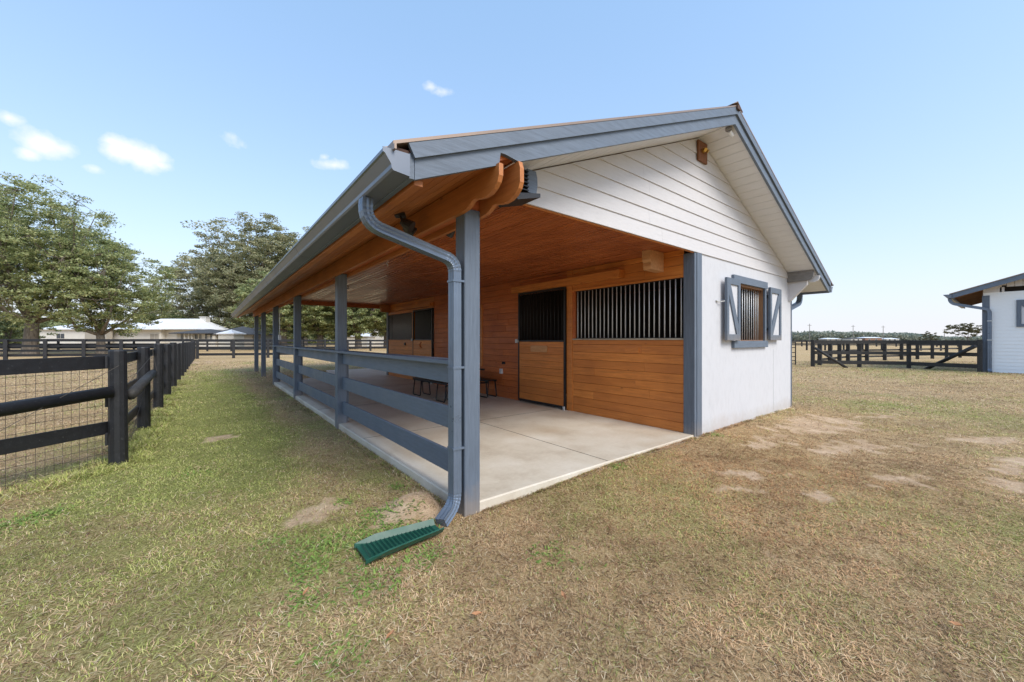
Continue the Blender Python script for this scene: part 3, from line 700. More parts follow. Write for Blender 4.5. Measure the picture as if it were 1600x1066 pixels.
# planks between door and far door
planks(4.20, 5.80, .0, 2.862, 'wall_planks', 'stain_dark')
planks(6.92, 8.62, .0, 2.862, 'wall_planks', 'stain_dark')
planks(5.80, 6.92, .0, .78, 'wall_planks', 'stain_dark'); planks(5.80, 6.92, 2.36, 2.862, 'wall_planks', 'stain_dark')
planks(2.657, 4.20, 2.50, 2.862, 'wall_planks', 'stain_dark')
wdo = MB(); wdo.box(XW - .02, XW + .03, 5.76, 5.86, .74, 2.40, .003).box(XW - .02, XW + .03, 6.86, 6.96, .74, 2.40, .003).box(XW - .02, XW + .03, 5.861, 6.859, .74, .82).box(XW - .02, XW + .03, 5.861, 6.859, 2.32, 2.40)
wf = wdo.build('tack_room_window', 'stain', barn); MB().box(XW + .012, XW + .018, 5.86, 6.86, .82, 2.32).build('pane', 'window_dark', wf)
MB().box(XW + .008, XW + .022, 5.861, 6.859, 1.55, 1.59).build('sash', 'stain', wf)
# wall ledge/track boards above doors
def door_hood(ya, yb, z0=2.545, z1=2.70):
    MB().prism([(XW - .15, z0), (XW - .004, z0), (XW - .004, z1), (XW - .15, z1 - .012)], 'y', ya, yb).build('door_track_cover', 'stain', barn)
door_hood(1.26, 4.33); door_hood(8.62, 11.66, 2.56, 2.68)
def door(ya, yb, z1, split, bars=True, openup=False):
    X = XW - .055
    d = thing('stall_door', None, None); d.parent = barn; d.location = Vector((X, (ya + yb) / 2, 0)) - Vector(barn.location)
    fr = MB(); w = .045
    fr.box(X, X + .035, ya, ya + w, .03, z1, .003).box(X, X + .035, yb - w, yb, .03, z1, .003)
    fr.box(X, X + .035, ya + w, yb - w, .03, .03 + w).box(X, X + .035, ya + w, yb - w, z1 - w, z1).box(X, X + .035, ya + w, yb - w, split, split + .035)
    fr.build('door_frame', 'black_steel', d)
    m = MB(); z = .076
    while z < split - .003:
        z2 = min(z + .151, split); m.box(X + .006, X + .026, ya + w, yb - w, z + .0015, z2 - .0015, .002); z = z2
    m.build('door_panel', 'stain', d)
    if bars:
        n = 13
        for i in range(n):
            y = ya + w + (yb - ya - 2 * w) * (i + .5) / n
            MB().tube([(X + .018, y, split + .036), (X + .018, y, z1 - w - .001)], .008, 6).build('bar', 'black_steel', d, smooth=True)
    l_ = MB().box(X - .03, X + .0, yb - .01, yb + .075, split - .03, split + .055, .003).box(X - .05, X - .03, yb - .07, yb + .05, split + .0, split + .025, .003).tube([(X - .045, yb - .02, split - .03), (X - .045, yb - .02, split + .06)], .008)
    l_.build('latch', 'galv', d)
    MB().box(X - .02, X - .001, ya, ya + .05, .0, .075, .003).build('floor_guide', 'galv', d)
    return d
d1 = door(2.66, 4.19, 2.545, 1.405)
MB().box(XW + .6, XW + .62, 2.3, 4.34, 0, 2.86).build('stall_screen', 'dark_in', barn) if False else None
MB().prism([(3.20, 1.18), (3.70, 1.18), (3.72, 1.20), (3.72, 1.30), (3.70, 1.32), (3.20, 1.32), (3.18, 1.30), (3.18, 1.20)], 'x', XW - .072, XW - .052).build('nameplate', 'plate', d1)
MB().prism([(.97, 1.215), (1.22, 1.215), (1.235, 1.235), (1.235, 1.30), (1.22, 1.32), (.97, 1.32), (.955, 1.30), (.955, 1.235)], 'x', XW - .016, XW - .001).build('nameplate', 'stain', barn, label='small stained nameplate on the near stall front')
d2 = door(8.66, 10.18, 2.50, 1.43, bars=False)
MB().tube([(XW - .06, 9.45 + .11 * math.cos(a), 1.27 + .09 * math.sin(a)) for a in [k * .5 for k in range(-3, 4)]], .018, 6).build('door_pull', 'stain_dark', d2)
MB().box(XW - .012, XW + .05, 10.20, 10.33, .0, 2.503, .003).build('door_jamb', 'stain', barn)
planks(10.331, 12.66, .0, 1.42, 'stall_front'); planks(10.331, 12.66, 2.48, 2.862, 'wall_planks'); planks(8.63, 10.33, 2.505, 2.862, 'wall_planks')
grille(10.34, 12.64, 1.45, 2.445, 'galv', 22); MB().box(XW - .012, XW + .07, 10.331, 12.66, 1.422, 1.448).build('stall_ledge', 'stain', barn)
MB().box(XW - .014, XW + .05, 10.331, 12.66, 2.447, 2.479).build('grille_header', 'stain', barn)
MB().box(XW - .035, XW - .004, 10.9, 11.02, 1.24, 1.34, .004).build('nameplate', 'black_plastic', barn, label='small dark plate on the far stall front')
# beam blocks through the wall
def block(y, z0=2.53, z1=2.86, mat='beam'):
    MB().prism([(XW - .004, z0 - .01), (XW - .36, z0 + .0), (XW - .38, z0 + .05), (XW - .37, z0 + .11), (XW - .40, z0 + .16), (XW - .40, z1), (XW - .004, z1)], 'y', y, y + .14).build('beam_block', mat, barn)
block(.50, 2.56, mat='plate'); block(12.45, 2.56)
# ---- gable window with shutters
win = thing('window', None, None); win.parent = barn; win.location = Vector((6.15, 0, WZ0)) - Vector(barn.location)
hd = MB(); hd.box(5.33, 6.87, -.055, -.0065, 2.445, 2.575, .003); hd.build('window_header', 'blue_x', win)
MB().box(5.33, 6.87, -.06, -.0065, 1.305, 1.43, .003).build('window_sill', 'blue_x', win)
MB().box(WX0 - .005, WX0 + .035, -.04, .14, WZ0 + .001, WZ1 - .001).build('window_casing', 'blue', win); m = MB(); m.box(WX1 - .035, WX1 + .04, -.04, -.0075, WZ0 + .001, WZ1 - .001)
m.build('window_casing', 'blue', win)
m = MB(); m.box(WX1 - .034, WX1 + .0, -.005, .16, WZ0 + .002, WZ1 - .002); m.box(WX0 + .036, WX1 - .036, -.005, .16, WZ1 - .035, WZ1 - .001); m.box(WX0 + .036, WX1 - .036, -.005, .16, WZ0 + .001, WZ0 + .015)
raw = stained('raw_fir_jamb', lin(150, 112, 80), (6, 6, .6), .5, .7, .5); M['raw'] = raw
m.build('window_frame', 'raw', win)
for i in range(12):
    x = WX0 + .07 + (WX1 - WX0 - .14) * i / 11
    MB().tube([(x, .075, WZ0 + .016), (x, .075, WZ1 - .036)], .009, 8).build('bar', 'galv', win, smooth=True)
def shutter(x0, x1, yo, left):
    s = thing('shutter', None, None); s.parent = barn; s.location = Vector(((x0 + x1) / 2, yo, WZ0)) - Vector(barn.location)
    z0, z1 = 1.437, 2.482; w = .105
    MB().box(x0, x1, yo, yo + .02, z0, z1, .002).build('shutter_panel', 'panel', s)
    m = MB(); a, b = yo - .024, yo - .0005
    m.box(x0 - .001, x0 + w * .72, a, b, z0, z1, .002).box(x1 - w * .72, x1 + .001, a, b, z0, z1, .002)
    m.box(x0 + w * .72, x1 - w * .72, a, b, z0, z0 + w, .002).box(x0 + w * .72, x1 - w * .72, a, b, z1 - w, z1, .002)
    if left: m.bar((x0 + .10, a + .011, z1 - w - .01), (x1 - .09, a + .011, z0 + w + .02), .02, .075, (0, 1, 0)) if False else None
    p0, p1 = ((x0 + w * .72, z1 - w), (x1 - w * .72, z0 + w)) if left else ((x0 + w * .72, z0 + w), (x1 - w * .72, z1 - w))
    hw = .062; sg = 1 if left else -1
    poly_ = [(p0[0], p0[1]), (p0[0] + hw, p0[1]), (p1[0], p1[1] + sg * hw * 2.6), (p1[0], p1[1]), (p1[0] - hw, p1[1]), (p0[0], p0[1] - sg * hw * 2.6)]
    m.prism(poly_, 'y', a + .003, b)
    m.build('shutter_frame', 'blue', s)
    [MB().box(p - .0007, p + .0007, a + .001, yo + .019, z0, z1).build('shutter_edge', 'blue', s) for p in (x0 - .0019, x1 + .0019)]
    for z in (z0 + .2, z1 - .2):
        xh = x1 if left else x0
        MB().box(xh - .03, xh + .03, yo + .0205, -.0065, z, z + .05).build('hinge', 'black_steel', s)
    return s
shutter(4.93, 5.45, -.085, True); shutter(6.90, 7.50, -.07, False)
MB().tube([(4.76, -.012, 2.08), (4.80, -.05, 2.075), (4.86, -.06, 2.08), (4.92, -.07, 2.09)], .008, 6).tube([(4.73, -.02, 2.09), (4.78, -.02, 2.07)], .012, 6).build('shutter_hook', 'galv', barn)

# ------------------------------------------------------------------ things fixed on or standing round the stable
# gable lamp on its wooden block
t_ = thing('wall_light', 'small brass wall light on a square wooden block under the gable peak', 'wall light', (4.22, -.02, 4.18))
MB().box(4.08, 4.36, -.05, -.021, 4.19, 4.50, .004).build('mounting_block', 'old_block', t_)
MB().tube([(4.22, -.05, 4.36), (4.22, -.065, 4.36)], .04, 12).tube([(4.20, -.062, 4.36), (4.18, -.08, 4.37)], .012, 8).tube([(4.24, -.062, 4.36), (4.26, -.08, 4.37)], .012, 8).build('lamp_arm', 'brass', t_)
for sx in (-1, 1): MB().tube([(4.22 + sx * .03, -.075, 4.37), (4.22 + sx * .045, -.11, 4.34)], [.016, .03], 10).build('lamp_head', 'brass', t_)
# security camera under the ridge
t_ = thing('security_camera', 'small white and grey security camera under the roof peak behind the barge board', 'camera', (4.10, Y0 + .12, 4.5))
MB().tube([(4.20, Y0 + .10, 4.55), (4.20, Y0 + .10, 4.51)], .045, 12).build('camera_base', 'grey_wood', t_)
MB().tube([(4.22, Y0 + .10, 4.50), (4.30, Y0 + .09, 4.455)], .026, 10).build('camera_body', 'white_metal', t_)
# louvred fan box by the post
t_ = thing('vent_box', 'grey box with curved black louvres and dark base plate fixed beside the ogee beam ends', 'louvred box', (.35, -.25, 2.68))
m = MB(); m.prism([(.50, 2.79), (.605, 2.79), (.62, 2.88), (.615, 2.95), (.60, 3.0), (.50, 3.0)], 'y', -.24, -.022); m.build('side_board', 'blue_x', t_)
m = MB()
for k in range(6):
    z = 2.79 + k * .035; m.box(.38 + .004 * k, .498, -.26, -.05, z, z + .009)
m.box(.38, .498, -.049, -.03, 2.79, 2.99); m.build('louvre', 'black_plastic', t_)
MB().prism([(.29, 2.70), (.34, 2.67), (.60, 2.745), (.60, 2.78), (.34, 2.73)], 'y', -.30, -.03).build('base_plate', 'black_plastic', t_)
# floodlights
def flood(x, y, z, rz, label):
    t_ = thing('floodlight', label, 'floodlight', (x, y, z), rz, 'black floodlights under the porch eave')
    MB().box(-.05, .05, -.05, .05, -.03, .0).build('mount', 'black_plastic', t_, world=False)
    for s in (-1, 1):
        a = MB().tube([(s * .03, 0, -.03), (s * .07, -.02, -.07), (s * .09, -.05, -.10)], .010, 6).tube([(s * .09, -.03, -.10), (s * .10, -.09, -.14), (s * .105, -.12, -.16)], [.036, .058, .062], 12); a.build('lamp_head', 'black_plastic', t_, world=False)
    return t_
flood(-.30, .74, under(-.30) - .002, R(60), 'black twin floodlight on the outer eave soffit behind the bent downspout')
flood(.40, 1.0, 2.86, R(200), 'black floodlight just inside the beam behind the near corner post')
flood(.35, 11.6, 2.86, R(0), 'black floodlight inside the beam near the far end of the railing')
t_ = thing('power_conduit', 'thin pale conduit and grey box on the post ending the railing', 'conduit', (.16, 12.47, 1.3))
MB().tube([(.165, 12.475, 2.58), (.165, 12.475, 1.62)], .013, 8).build('pipe', 'white_metal', t_)
MB().box(.12, .205, 12.43, 12.498, 1.44, 1.62, .006).build('box', 'white_metal', t_)
t_ = thing('power_outlet', 'grey outlet box on the stained wall left of the near stall door', 'outlet', (XW - .03, 4.9, .6))
MB().box(XW - .045, XW - .0005, 4.85, 4.95, .60, .72, .004).build('outlet_box', 'white_metal', t_)
MB().box(XW - .050, XW - .0455, 4.87, 4.93, .62, .70).build('outlet_cover', 'galv', t_)
t_ = thing('wall_bracket', 'small dark metal bracket on the stained wall above the outlet box', 'bracket', (XW - .03, 4.8, .85))
MB().box(XW - .012, XW - .0005, 4.76, 4.88, .84, .90).tube([(XW - .01, 4.82, .88), (XW - .06, 4.82, .87), (XW - .06, 4.80, .84)], .009, 6).build('bracket_body', 'black_steel', t_)
def hook(x, y, ztop, n, label):
    pts = [(x + .014 * math.cos(k * .9), y + .014 * math.sin(k * .9), ztop - k * .0075) for k in range(n)]
    o = MB().tube(pts, .004, 6).build('hanging_hook', 'galv', None, smooth=True); setp(o, label, 'hook')
hook(.22, 2.5, 2.56 + .1, 24, 'twisted wire hook hanging under the beam left of the downspout'); 
o = MB().tube([(.19 + .03 * math.sin(a), 4.42 + .0 * a, 2.40 + .035 * math.cos(a)) for a in [k * .6 for k in range(0, 9)]], .006, 6).build('hook_ring', 'black_steel', None); setp(o, 'black iron ring hook on the second porch post', 'hook')
# picnic table
t_ = thing('picnic_table', 'black metal picnic table with attached benches standing on the porch slab', 'picnic table', (3.2, 5.85, 0))
def mesh_top(x0, x1, y0, y1, z, name):
    MB().box(x0, x1, y0, y1, z - .02, z, .006).box(x0, x0 + .02, y0 + .02, y1 - .02, z - .045, z - .0205).box(x1 - .02, x1, y0 + .02, y1 - .02, z - .045, z - .0205).build(name, 'black_plastic', t_)
mesh_top(2.83, 3.57, 4.95, 6.80, .74, 'tabletop'); mesh_top(2.50, 2.77, 4.95, 6.80, .45, 'bench'); mesh_top(3.66, 3.93, 4.95, 6.80, .45, 'bench')
for y in (5.2, 6.5):
    p_, _ = rounded([(2.95, y, .715), (2.95, y, .36), (2.62, y, .36), (2.62, y, .40)], .05, 5)
    MB().tube(p_, .018, 8).tube([(3.45, y, .715), (3.45, y, .36), (3.8, y, .36), (3.8, y, .40)], .018, 8).tube([(2.95, y, .36), (3.45, y, .36)], .018, 8).build('table_frame', 'black_steel', t_, smooth=True)
    for sx, x0 in ((-1, 2.62), (1, 3.80)):
        pts, _ = rounded([(x0 - .10, y - .20, .42), (x0 - .14, y - .22, .02), (x0 - .14, y + .22, .02), (x0 - .10, y + .20, .42)], .05, 5)
        MB().tube(pts, .015, 8).build('leg', 'black_steel', t_, smooth=True)
        pts, _ = rounded([(x0 + .10, y - .20, .42), (x0 + .14, y - .22, .02), (x0 + .14, y + .22, .02), (x0 + .10, y + .20, .42)], .05, 5)
        MB().tube(pts, .015, 8).build('leg', 'black_steel', t_, smooth=True)
# splash block
t_ = thing('splash_block', 'dark green plastic splash block with ribbed trough under the bent downspout', 'splash block', (-.65, -.12, GZ), R(0))
n = 9; m = MB()
x0, x1 = -.33, -.93
def wd(x): f = (x - x0) / (x1 - x0); return .062 + .068 * f ** 1.3
L0 = [(x0, -.115 - wd(x0)), (x0, -.115 + wd(x0)), (x1, -.115 + wd(x1)), (x1, -.115 - wd(x1))]
zb = GZ + .022
m.prism(L0, 'z', zb, zb + .012); m.build('tray', 'green_plastic', t_)
m = MB()
for s in (-1, 1):
    def pt(x, o, z): return (x, -.115 + s * (wd(x) + o), z)
    xe = x1 + .14
    vs = [pt(x0, -.010, zb), pt(x0, .028, zb + .052), pt(x0, .038, zb + .047), pt(x0, .002, zb), pt(xe, -.010, zb), pt(xe, .028, zb + .052), pt(xe, .038, zb + .047), pt(xe, .002, zb), pt(x1 - .01, -.010, zb), pt(x1 - .01, -.004, zb + .03), pt(x1 - .01, .004, zb + .028), pt(x1 - .01, .002, zb)]
    fs = [(0, 4, 5, 1), (1, 5, 6, 2), (2, 6, 7, 3), (0, 1, 2, 3), (4, 8, 9, 5), (5, 9, 10, 6), (6, 10, 11, 7), (11, 10, 9, 8), (0, 3, 7, 4), (4, 7, 11, 8)]
    m.add(vs, fs)
m.build('side_wall', 'green_plastic', t_)
m = MB()
for k in range(17):
    xx = x0 - .04 - k * .032; w = wd(xx) * .82
    m.prism([(xx, zb + .0125), (xx - .014, zb + .030), (xx - .020, zb + .0125)], 'y', -.115 - w, -.115 + w)
m.build('rib', 'green_plastic', t_)
# fallen leaves
for k, (x, y, rz, lb) in enumerate(((-1.05, -.98, .4, 'orange dead leaf on the grass below the splash block'), (-.14, -1.31, 1.2, 'small orange dead leaf on brown grass in the middle foreground'), (1.31, -2.75, 2.2, 'orange brown dead leaf on the grass at the lower right'),
                                    (-.62, -1.12, 2.9, 'yellow orange dead leaf in the lawn beside the lower middle'), (-1.32, -.34, .9, 'rusty curled leaf on the grass left of the splash block'))):
    m = MB(); pts = []
    z = float(height(np.array([x]), np.array([y]))[0]) + .035
    c_, s_ = math.cos(rz), math.sin(rz)
    def q(u, v, w): return (x + c_ * u - s_ * v, y + s_ * u + c_ * v, z + w)
    m.add([q(-.032, 0, 0), q(-.014, .009, .010), q(.010, .011, .006), q(.032, 0, .016), q(.010, -.011, .012), q(-.014, -.009, .012), q(0, 0, -.002)], [(0, 1, 6), (1, 2, 6), (2, 3, 6), (3, 4, 6), (4, 5, 6), (5, 0, 6)])
    o = m.build('fallen_leaf', 'leafdead', None, fix=False); setp(o, lb, 'leaf', 'dead leaves on the lawn')

# ------------------------------------------------------------------ fences
def gz_at(x, y): return float(height(np.array([x], float), np.array([y], float))[0])
def fence(name, label, pts, H=1.38, post_w=.13, boards=((.15, 1.22), (.15, .76), (.15, .28)), spacing=2.44, mat='fence', round_post=False, group=None, extra=None, side=1, postmat=None):
    """pts: polyline ground points (x, y)"""
    a = Vector(pts[0]); t_ = thing(name, label, 'fence', (a[0], a[1], GZ), 0, group)
    pp = []
    for i in range(len(pts) - 1):
        A = Vector(pts[i]); B = Vector(pts[i + 1]); n = max(1, round((B - A).length / spacing))
        for k in range(n + (1 if i == len(pts) - 2 else 0)): pp.append((A + (B - A) * k / n))
    for p in pp:
        h = H + random.uniform(-.03, .05); tl = random.uniform(-.012, .012)
        if round_post:
            m = MB().tube([(p.x, p.y, GZ - .1), (p.x + tl * .5, p.y, GZ + h * .5), (p.x + tl, p.y, GZ + h - .015), (p.x + tl, p.y, GZ + h)], [post_w / 2, post_w / 2 * .98, post_w / 2 * .95, post_w / 2 * .85], 12)
            m.build('fence_post', postmat or mat, t_, smooth=False)
        else:
            MB().box(p.x - post_w / 2, p.x + post_w / 2, p.y - post_w / 2, p.y + post_w / 2, GZ - .1, GZ + h, .008).build('fence_post', postmat or mat, t_)
    for i in range(len(pts) - 1):
        A = Vector(pts[i]); B = Vector(pts[i + 1]); d = (B - A).normalized(); nrm = Vector((-d.y, d.x)) * side; o_ = nrm * (post_w / 2 + .016)
        n = max(1, round((B - A).length / (spacing * 2)))
        for bh, bz in boards:
            for k in range(n):
                P0 = A + (B - A) * k / n + o_; P1 = A + (B - A) * (k + 1) / n + o_ - d * .006
                z0 = GZ + bz + random.uniform(-.012, .012); z1 = GZ + bz + random.uniform(-.012, .012)
                MB().bar((P0.x, P0.y, z0), (P1.x, P1.y, z1), .026, bh, bev=.003).build('rail', mat, t_)
    return t_, pp
FX = -2.65
# long fence beside the stable
pa = [(FX, 3.91)] + [(FX, 3.91 + 2.44 * k) for k in (14,)]
tf, _ = fence('board_fence', 'long black board fence running away beside the stable on the left', pa, 1.40, .18, ((.15, 1.25), (.15, .78), (.15, .30)), 2.44, round_post=True, side=-1 * -1)
def wire_mesh(parent, A, B, off, ztop=1.2, sv=.075, sh=.085):
    A = Vector(A); B = Vector(B); d = (B - A); Ln = d.length; d.normalize(); nrm = Vector((-d.y, d.x)) * off; m = MB()
    n = int(Ln / sv)
    for k in range(n + 1):
        p = A + d * (k * sv) + nrm; m.bar((p.x, p.y, GZ + .0), (p.x, p.y, GZ + ztop), .0032, .0032, (1, 0, 0))
    z = .03
    while z < ztop: 
        a = A + nrm; b = B + nrm; m.bar((a.x, a.y, GZ + z), (b.x, b.y, GZ + z + .01), .0036, .0036); z += sh
    m.build('wire_mesh', 'wire', parent, fix=False)
wire_mesh(tf, (FX, 3.95), (FX, 11.2), .075)
m = MB().tube([(FX + .10, 4.0, GZ + .83), (FX + .10, 6.36, GZ + .94)], .065, 10); m.build('brace_pole', 'fence_old', tf, smooth=True)
m = MB().tube([(FX + .06, 3.95, GZ + .95), (FX + .12, 6.3, GZ + 1.28)], .003, 5).tube([(FX + .17, 6.28, GZ + .98), (FX + .10, 6.40, GZ + 1.38)], .004, 5).tube([(FX + .1, 3.98, GZ + .25), (FX + .12, 5.5, GZ + .9)], .003, 5); m.build('guy_wire', 'wire', tf)
# near left section
A2 = (FX - .12, 3.97); B2 = (FX - 2.13 * 1.6, 3.91 + 1.02 * 1.6)
B2 = (-5.3, 1.50)
tn, _ = fence('board_fence', 'near black fence section with wire mesh and a thick round pole at the left edge', [(B2[0], B2[1]), (FX - .03, 3.93)], 1.40, .18, ((.16, 1.25), (.155, .44)), 3.6, side=1, round_post=True)
# remove the duplicated end post of this section: it shares the corner post of the long fence
last = [c for c in children(tn) if c.name.startswith('fence_post')][-1]; bpy.data.objects.remove(last)
wire_mesh(tn, B2, (FX - .05, 3.9), .135, 1.2)
MB().tube([(B2[0], B2[1], GZ + .68), (FX - .06, 3.82, GZ + .90)], [.075, .07], 12).build('brace_pole', 'fence', tn, smooth=True)
MB().tube([(B2[0], B2[1] - .1, GZ - .1), (-3.4, 3.14, GZ + .62), (FX + .02, 3.79, GZ + 1.22)], .0032, 5).build('guy_wire', 'wire', tn)
# cross fence at the back
e0 = P(-260, 27); e1 = P(301, 31.0); e2 = P(470, 33.5)
fence('board_fence', 'black four rail fence crossing the paddock in front of the white ranch house', [(e0.x, e0.y), (e1.x, e1.y)], 1.55, .2, ((.2, 1.49), (.17, 1.06), (.17, .71), (.19, .36)), 2.44)
fence('board_fence', 'black three rail fence joining the long fence end behind the far porch posts', [(e1.x + .3, e1.y), (e2.x, e2.y)], 1.55, .2, ((.21, 1.47), (.2, .82), (.2, .33)), 2.44)
e0 = P(-330, 47); e1 = P(1010, 56)
fence('board_fence', 'distant black fence behind the paddock seen through the porch', [(e0.x, e0.y), (e1.x, e1.y)], 1.5, .22, ((.24, 1.42), (.22, .95), (.22, .5)), 3.0)
# right side: near fence with pole braces
R0 = P(1270, 22); R1 = P(1420, 20.7); R2 = P(1531, 18.3)
tr, _ = fence('board_fence', 'weathered black fence with two diagonal poles between the two buildings', [(R0.x, R0.y), (R1.x, R1.y), (R2.x, R2.y)], 1.5, .17, ((.21, 1.40), (.18, .82), (.19, .27)), 2.4, 'fence_old', side=-1)
a = P(1273, 21.8); b = P(1324, 21.0); MB().tube([(a.x, a.y, GZ + 1.08), (b.x, b.y, GZ - .02)], .07, 10).build('brace_pole', 'fence_old', tr, smooth=True)
a = P(1524, 18.1); b = P(1446, 20.4); MB().tube([(a.x, a.y, GZ + 1.24), (b.x, b.y, GZ - .02)], .085, 10).build('brace_pole', 'fence', tr, smooth=True)
q0 = P(1281, 23.2); q1 = P(1325, 27); q2 = P(1500, 33)
fence('board_fence', 'grey weathered fence just behind the braced fence on the right', [(q0.x, q0.y), (q1.x, q1.y), (q2.x, q2.y)], 1.45, .2, ((.15, 1.3), (.13, .78), (.13, .32)), 2.2, 'fence_old')
q0 = P(1150, 58); q1 = P(1600, 52)
fence('board_fence', 'far black fence line across the straw coloured field on the right', [(q0.x, q0.y), (q1.x, q1.y)], 1.4, .2, ((.2, 1.3), (.17, .8)), 2.44)
q0 = P(1120, 95); q1 = P(1600, 80)
fence('board_fence', 'most distant thin fence in front of the far trees on the right', [(q0.x, q0.y), (q1.x, q1.y)], 1.4, .25, ((.25, 1.3), (.2, .7)), 3.5)
# metal gate beside the stable corner
g0 = P(1243, 22.2); g1 = P(1205, 22.6)
t_ = thing('paddock_gate', 'dark tubular metal gate half hidden behind the right corner of the stable', 'gate', (g0.x, g0.y, GZ))
m = MB(); m.tube([(g0.x, g0.y, GZ + .1), (g0.x, g0.y, GZ + 1.4)], .03, 8).tube([(g1.x, g1.y, GZ + .1), (g1.x, g1.y, GZ + 1.4)], .03, 8); m.build('gate_stile', 'black_steel', t_)
m = MB()
for z in (.14, .34, .56, .8, 1.08, 1.37): m.tube([(g0.x, g0.y, GZ + z), (g1.x, g1.y, GZ + z)], .022, 6)
m.build('gate_bar', 'black_steel', t_)

# ------------------------------------------------------------------ second stable at the right
SD = 18.4
O = P(1536, SD, 0); sh = thing('storage_barn', 'white sided barn with slate blue roof edge at the right edge of the photo', 'barn', (O.x, O.y, GZ), R(-90))
def LB(m, name, mat, parent=sh, **k): return m.build(name, mat, parent, world=False, **k)
def loc_(px, py, dep=0.0):
    """photo point on the plane X = O.x + dep -> local (along wall, height)"""
    a = (px - CXP) / F; dx = a * RT[0] + FW[0]; dy = a * RT[1] + FW[1]; t_ = (O.x + dep - CAM[0]) / dx
    return -(CAM[1] + t_ * dy - O.y), CAM[2] + (HY - py) / F * t_ - GZ
def lx(px, dep=0.0): return loc_(px, 500, dep)[0]
def lz(py, px=1545, dep=0.0): return loc_(px, py, dep)[1]
m = MB(); z = .0; zt = lz(457.5)
wn0 = lx(1588); wn1 = wn0 + 1.05; wz0, wz1 = lz(511, 1588), lz(469, 1588)
while z < zt - .01:
    z2 = min(z + .165, zt); m.add([(.0, -.018, z), (7.6, -.018, z), (7.6, -.004, z2), (.0, -.004, z2), (0, .03, z), (7.6, .03, z), (7.6, .03, z2), (0, .03, z2)],
        [(0, 1, 2, 3), (7, 6, 5, 4), (0, 4, 5, 1), (1, 5, 6, 2), (2, 6, 7, 3), (3, 7, 4, 0)]); z = z2
LB(m, 'wall_siding', 'shed_white')
LB(MB().box(0, .05, .031, 9, 0, zt), 'side_wall', 'white'); LB(MB().box(7.55, 7.6, .031, 9, 0, zt), 'side_wall', 'white'); LB(MB().box(.05, 7.55, 8.95, 9, 0, zt), 'back_wall', 'white')
LB(MB().box(0, .20, -.05, -.019, 0, lz(462), .004), 'corner_board', 'blue')
LB(MB().box(-.03, -.001, -.05, .3, 0, lz(462), .004), 'corner_board', 'blue')
GD = -.55
rA = loc_(1488, 462.5, GD); rB = loc_(1600, 431.5, GD); RS = (rB[1] - rA[1]) / (rB[0] - rA[0])
def rz_(x, off=0): return rA[1] + (x - rA[0]) * RS + off
xr0, xr1 = rA[0], 3.8
def rk(z0, z1, xa, xb): return [(xa, rz_(xa, z0)), (xb, rz_(xb, z0)), (xb, rz_(xb, z1)), (xa, rz_(xa, z1))]
xL = 3.8
LB(MB().prism(rk(-.11, .11, xr0, xL), 'y', GD, GD + .045), 'barge_board', 'blue_x')
def mir(pl): return [(2 * xL - a, b) for a, b in pl]
LB(MB().prism(mir(rk(-.11, .11, xr0, xL)), 'y', GD, GD + .045), 'barge_board', 'blue_x')
LB(MB().prism(rk(.115, .15, xr0 - .1, xL), 'y', GD - .03, 9.6), 'roof', 'roof_metal'); LB(MB().prism(mir(rk(.115, .15, xr0 - .1, xL)), 'y', GD - .03, 9.6), 'roof', 'roof_metal')
LB(MB().prism(rk(.06, .11, xr0, xL), 'y', GD + .05, 9.5), 'roof_deck', 'raw'); LB(MB().prism(mir(rk(.06, .11, xr0, xL)), 'y', GD + .05, 9.5), 'roof_deck', 'stain_dark')
for k in range(16):
    m = MB(); y = GD + .15 + k * .6; m.prism(rk(-.09, .055, xr0 + .02, .0), 'y', y, y + .045); LB(m, 'rafter', 'raw')
# gable boards above; a dark sheet stands in for shade in the vent gap
gz0, gz1 = lz(457.5), lz(450)
LB(MB().box(.0, .55, -.03, .02, zt, (zt + .30)), 'gable_frieze', 'white')
LB(MB().box(.55, 7.6, .25, .28, zt - .1, rz_(.6, -.15)), 'vent_gap_shade', 'dark_in')
m = MB(); x = .0; k = 0
while x < xL - .01:
    zb_ = (zt + .22) if x > .5 else (zt + .30)
    m.prism([(x + .006, zb_), (x + .224, zb_), (x + .224, max(zb_ + .01, rz_(x + .23, .05))), (x + .006, max(zb_ + .01, rz_(x, .05)))], 'y', -.035, -.012); x += .23
mm = MB().add([(2 * xL - v[0], v[1], v[2]) for v in m.v], [tuple(reversed(f)) for f in m.f])
LB(m, 'gable_boards', 'white'); LB(mm, 'gable_boards', 'white')
m = MB()
for x in (.50, 1.78, 3.1, 4.5): m.box(x, x + .13, -.03, .02, zt, (zt + .22))
LB(m, 'vent_stud', 'white')
# shutter window
wf = LB(MB().box(wn0, wn1, -.07, -.019, wz0, wz0 + .13).box(wn0, wn1, -.07, -.019, wz1 - .13, wz1).box(wn0, wn0 + .14, -.07, -.019, wz0 + .13, wz1 - .13).box(wn1 - .14, wn1, -.07, -.019, wz0 + .13, wz1 - .13), 'shutter', 'blue')
o = MB().box(wn0 + .14, wn1 - .14, -.04, -.0192, wz0 + .13, wz1 - .13); o = o.build('shutter_panel', 'panel', wf, world=False)
b = MB().prism([(wn0 + .14, wz1 - .13), (wn0 + .26, wz1 - .13), (wn1 - .14, wz0 + .25), (wn1 - .14, wz0 + .13), (wn1 - .26, wz0 + .13), (wn0 + .14, wz1 - .25)], 'y', -.066, -.041).build('shutter_brace', 'blue', wf, world=False)
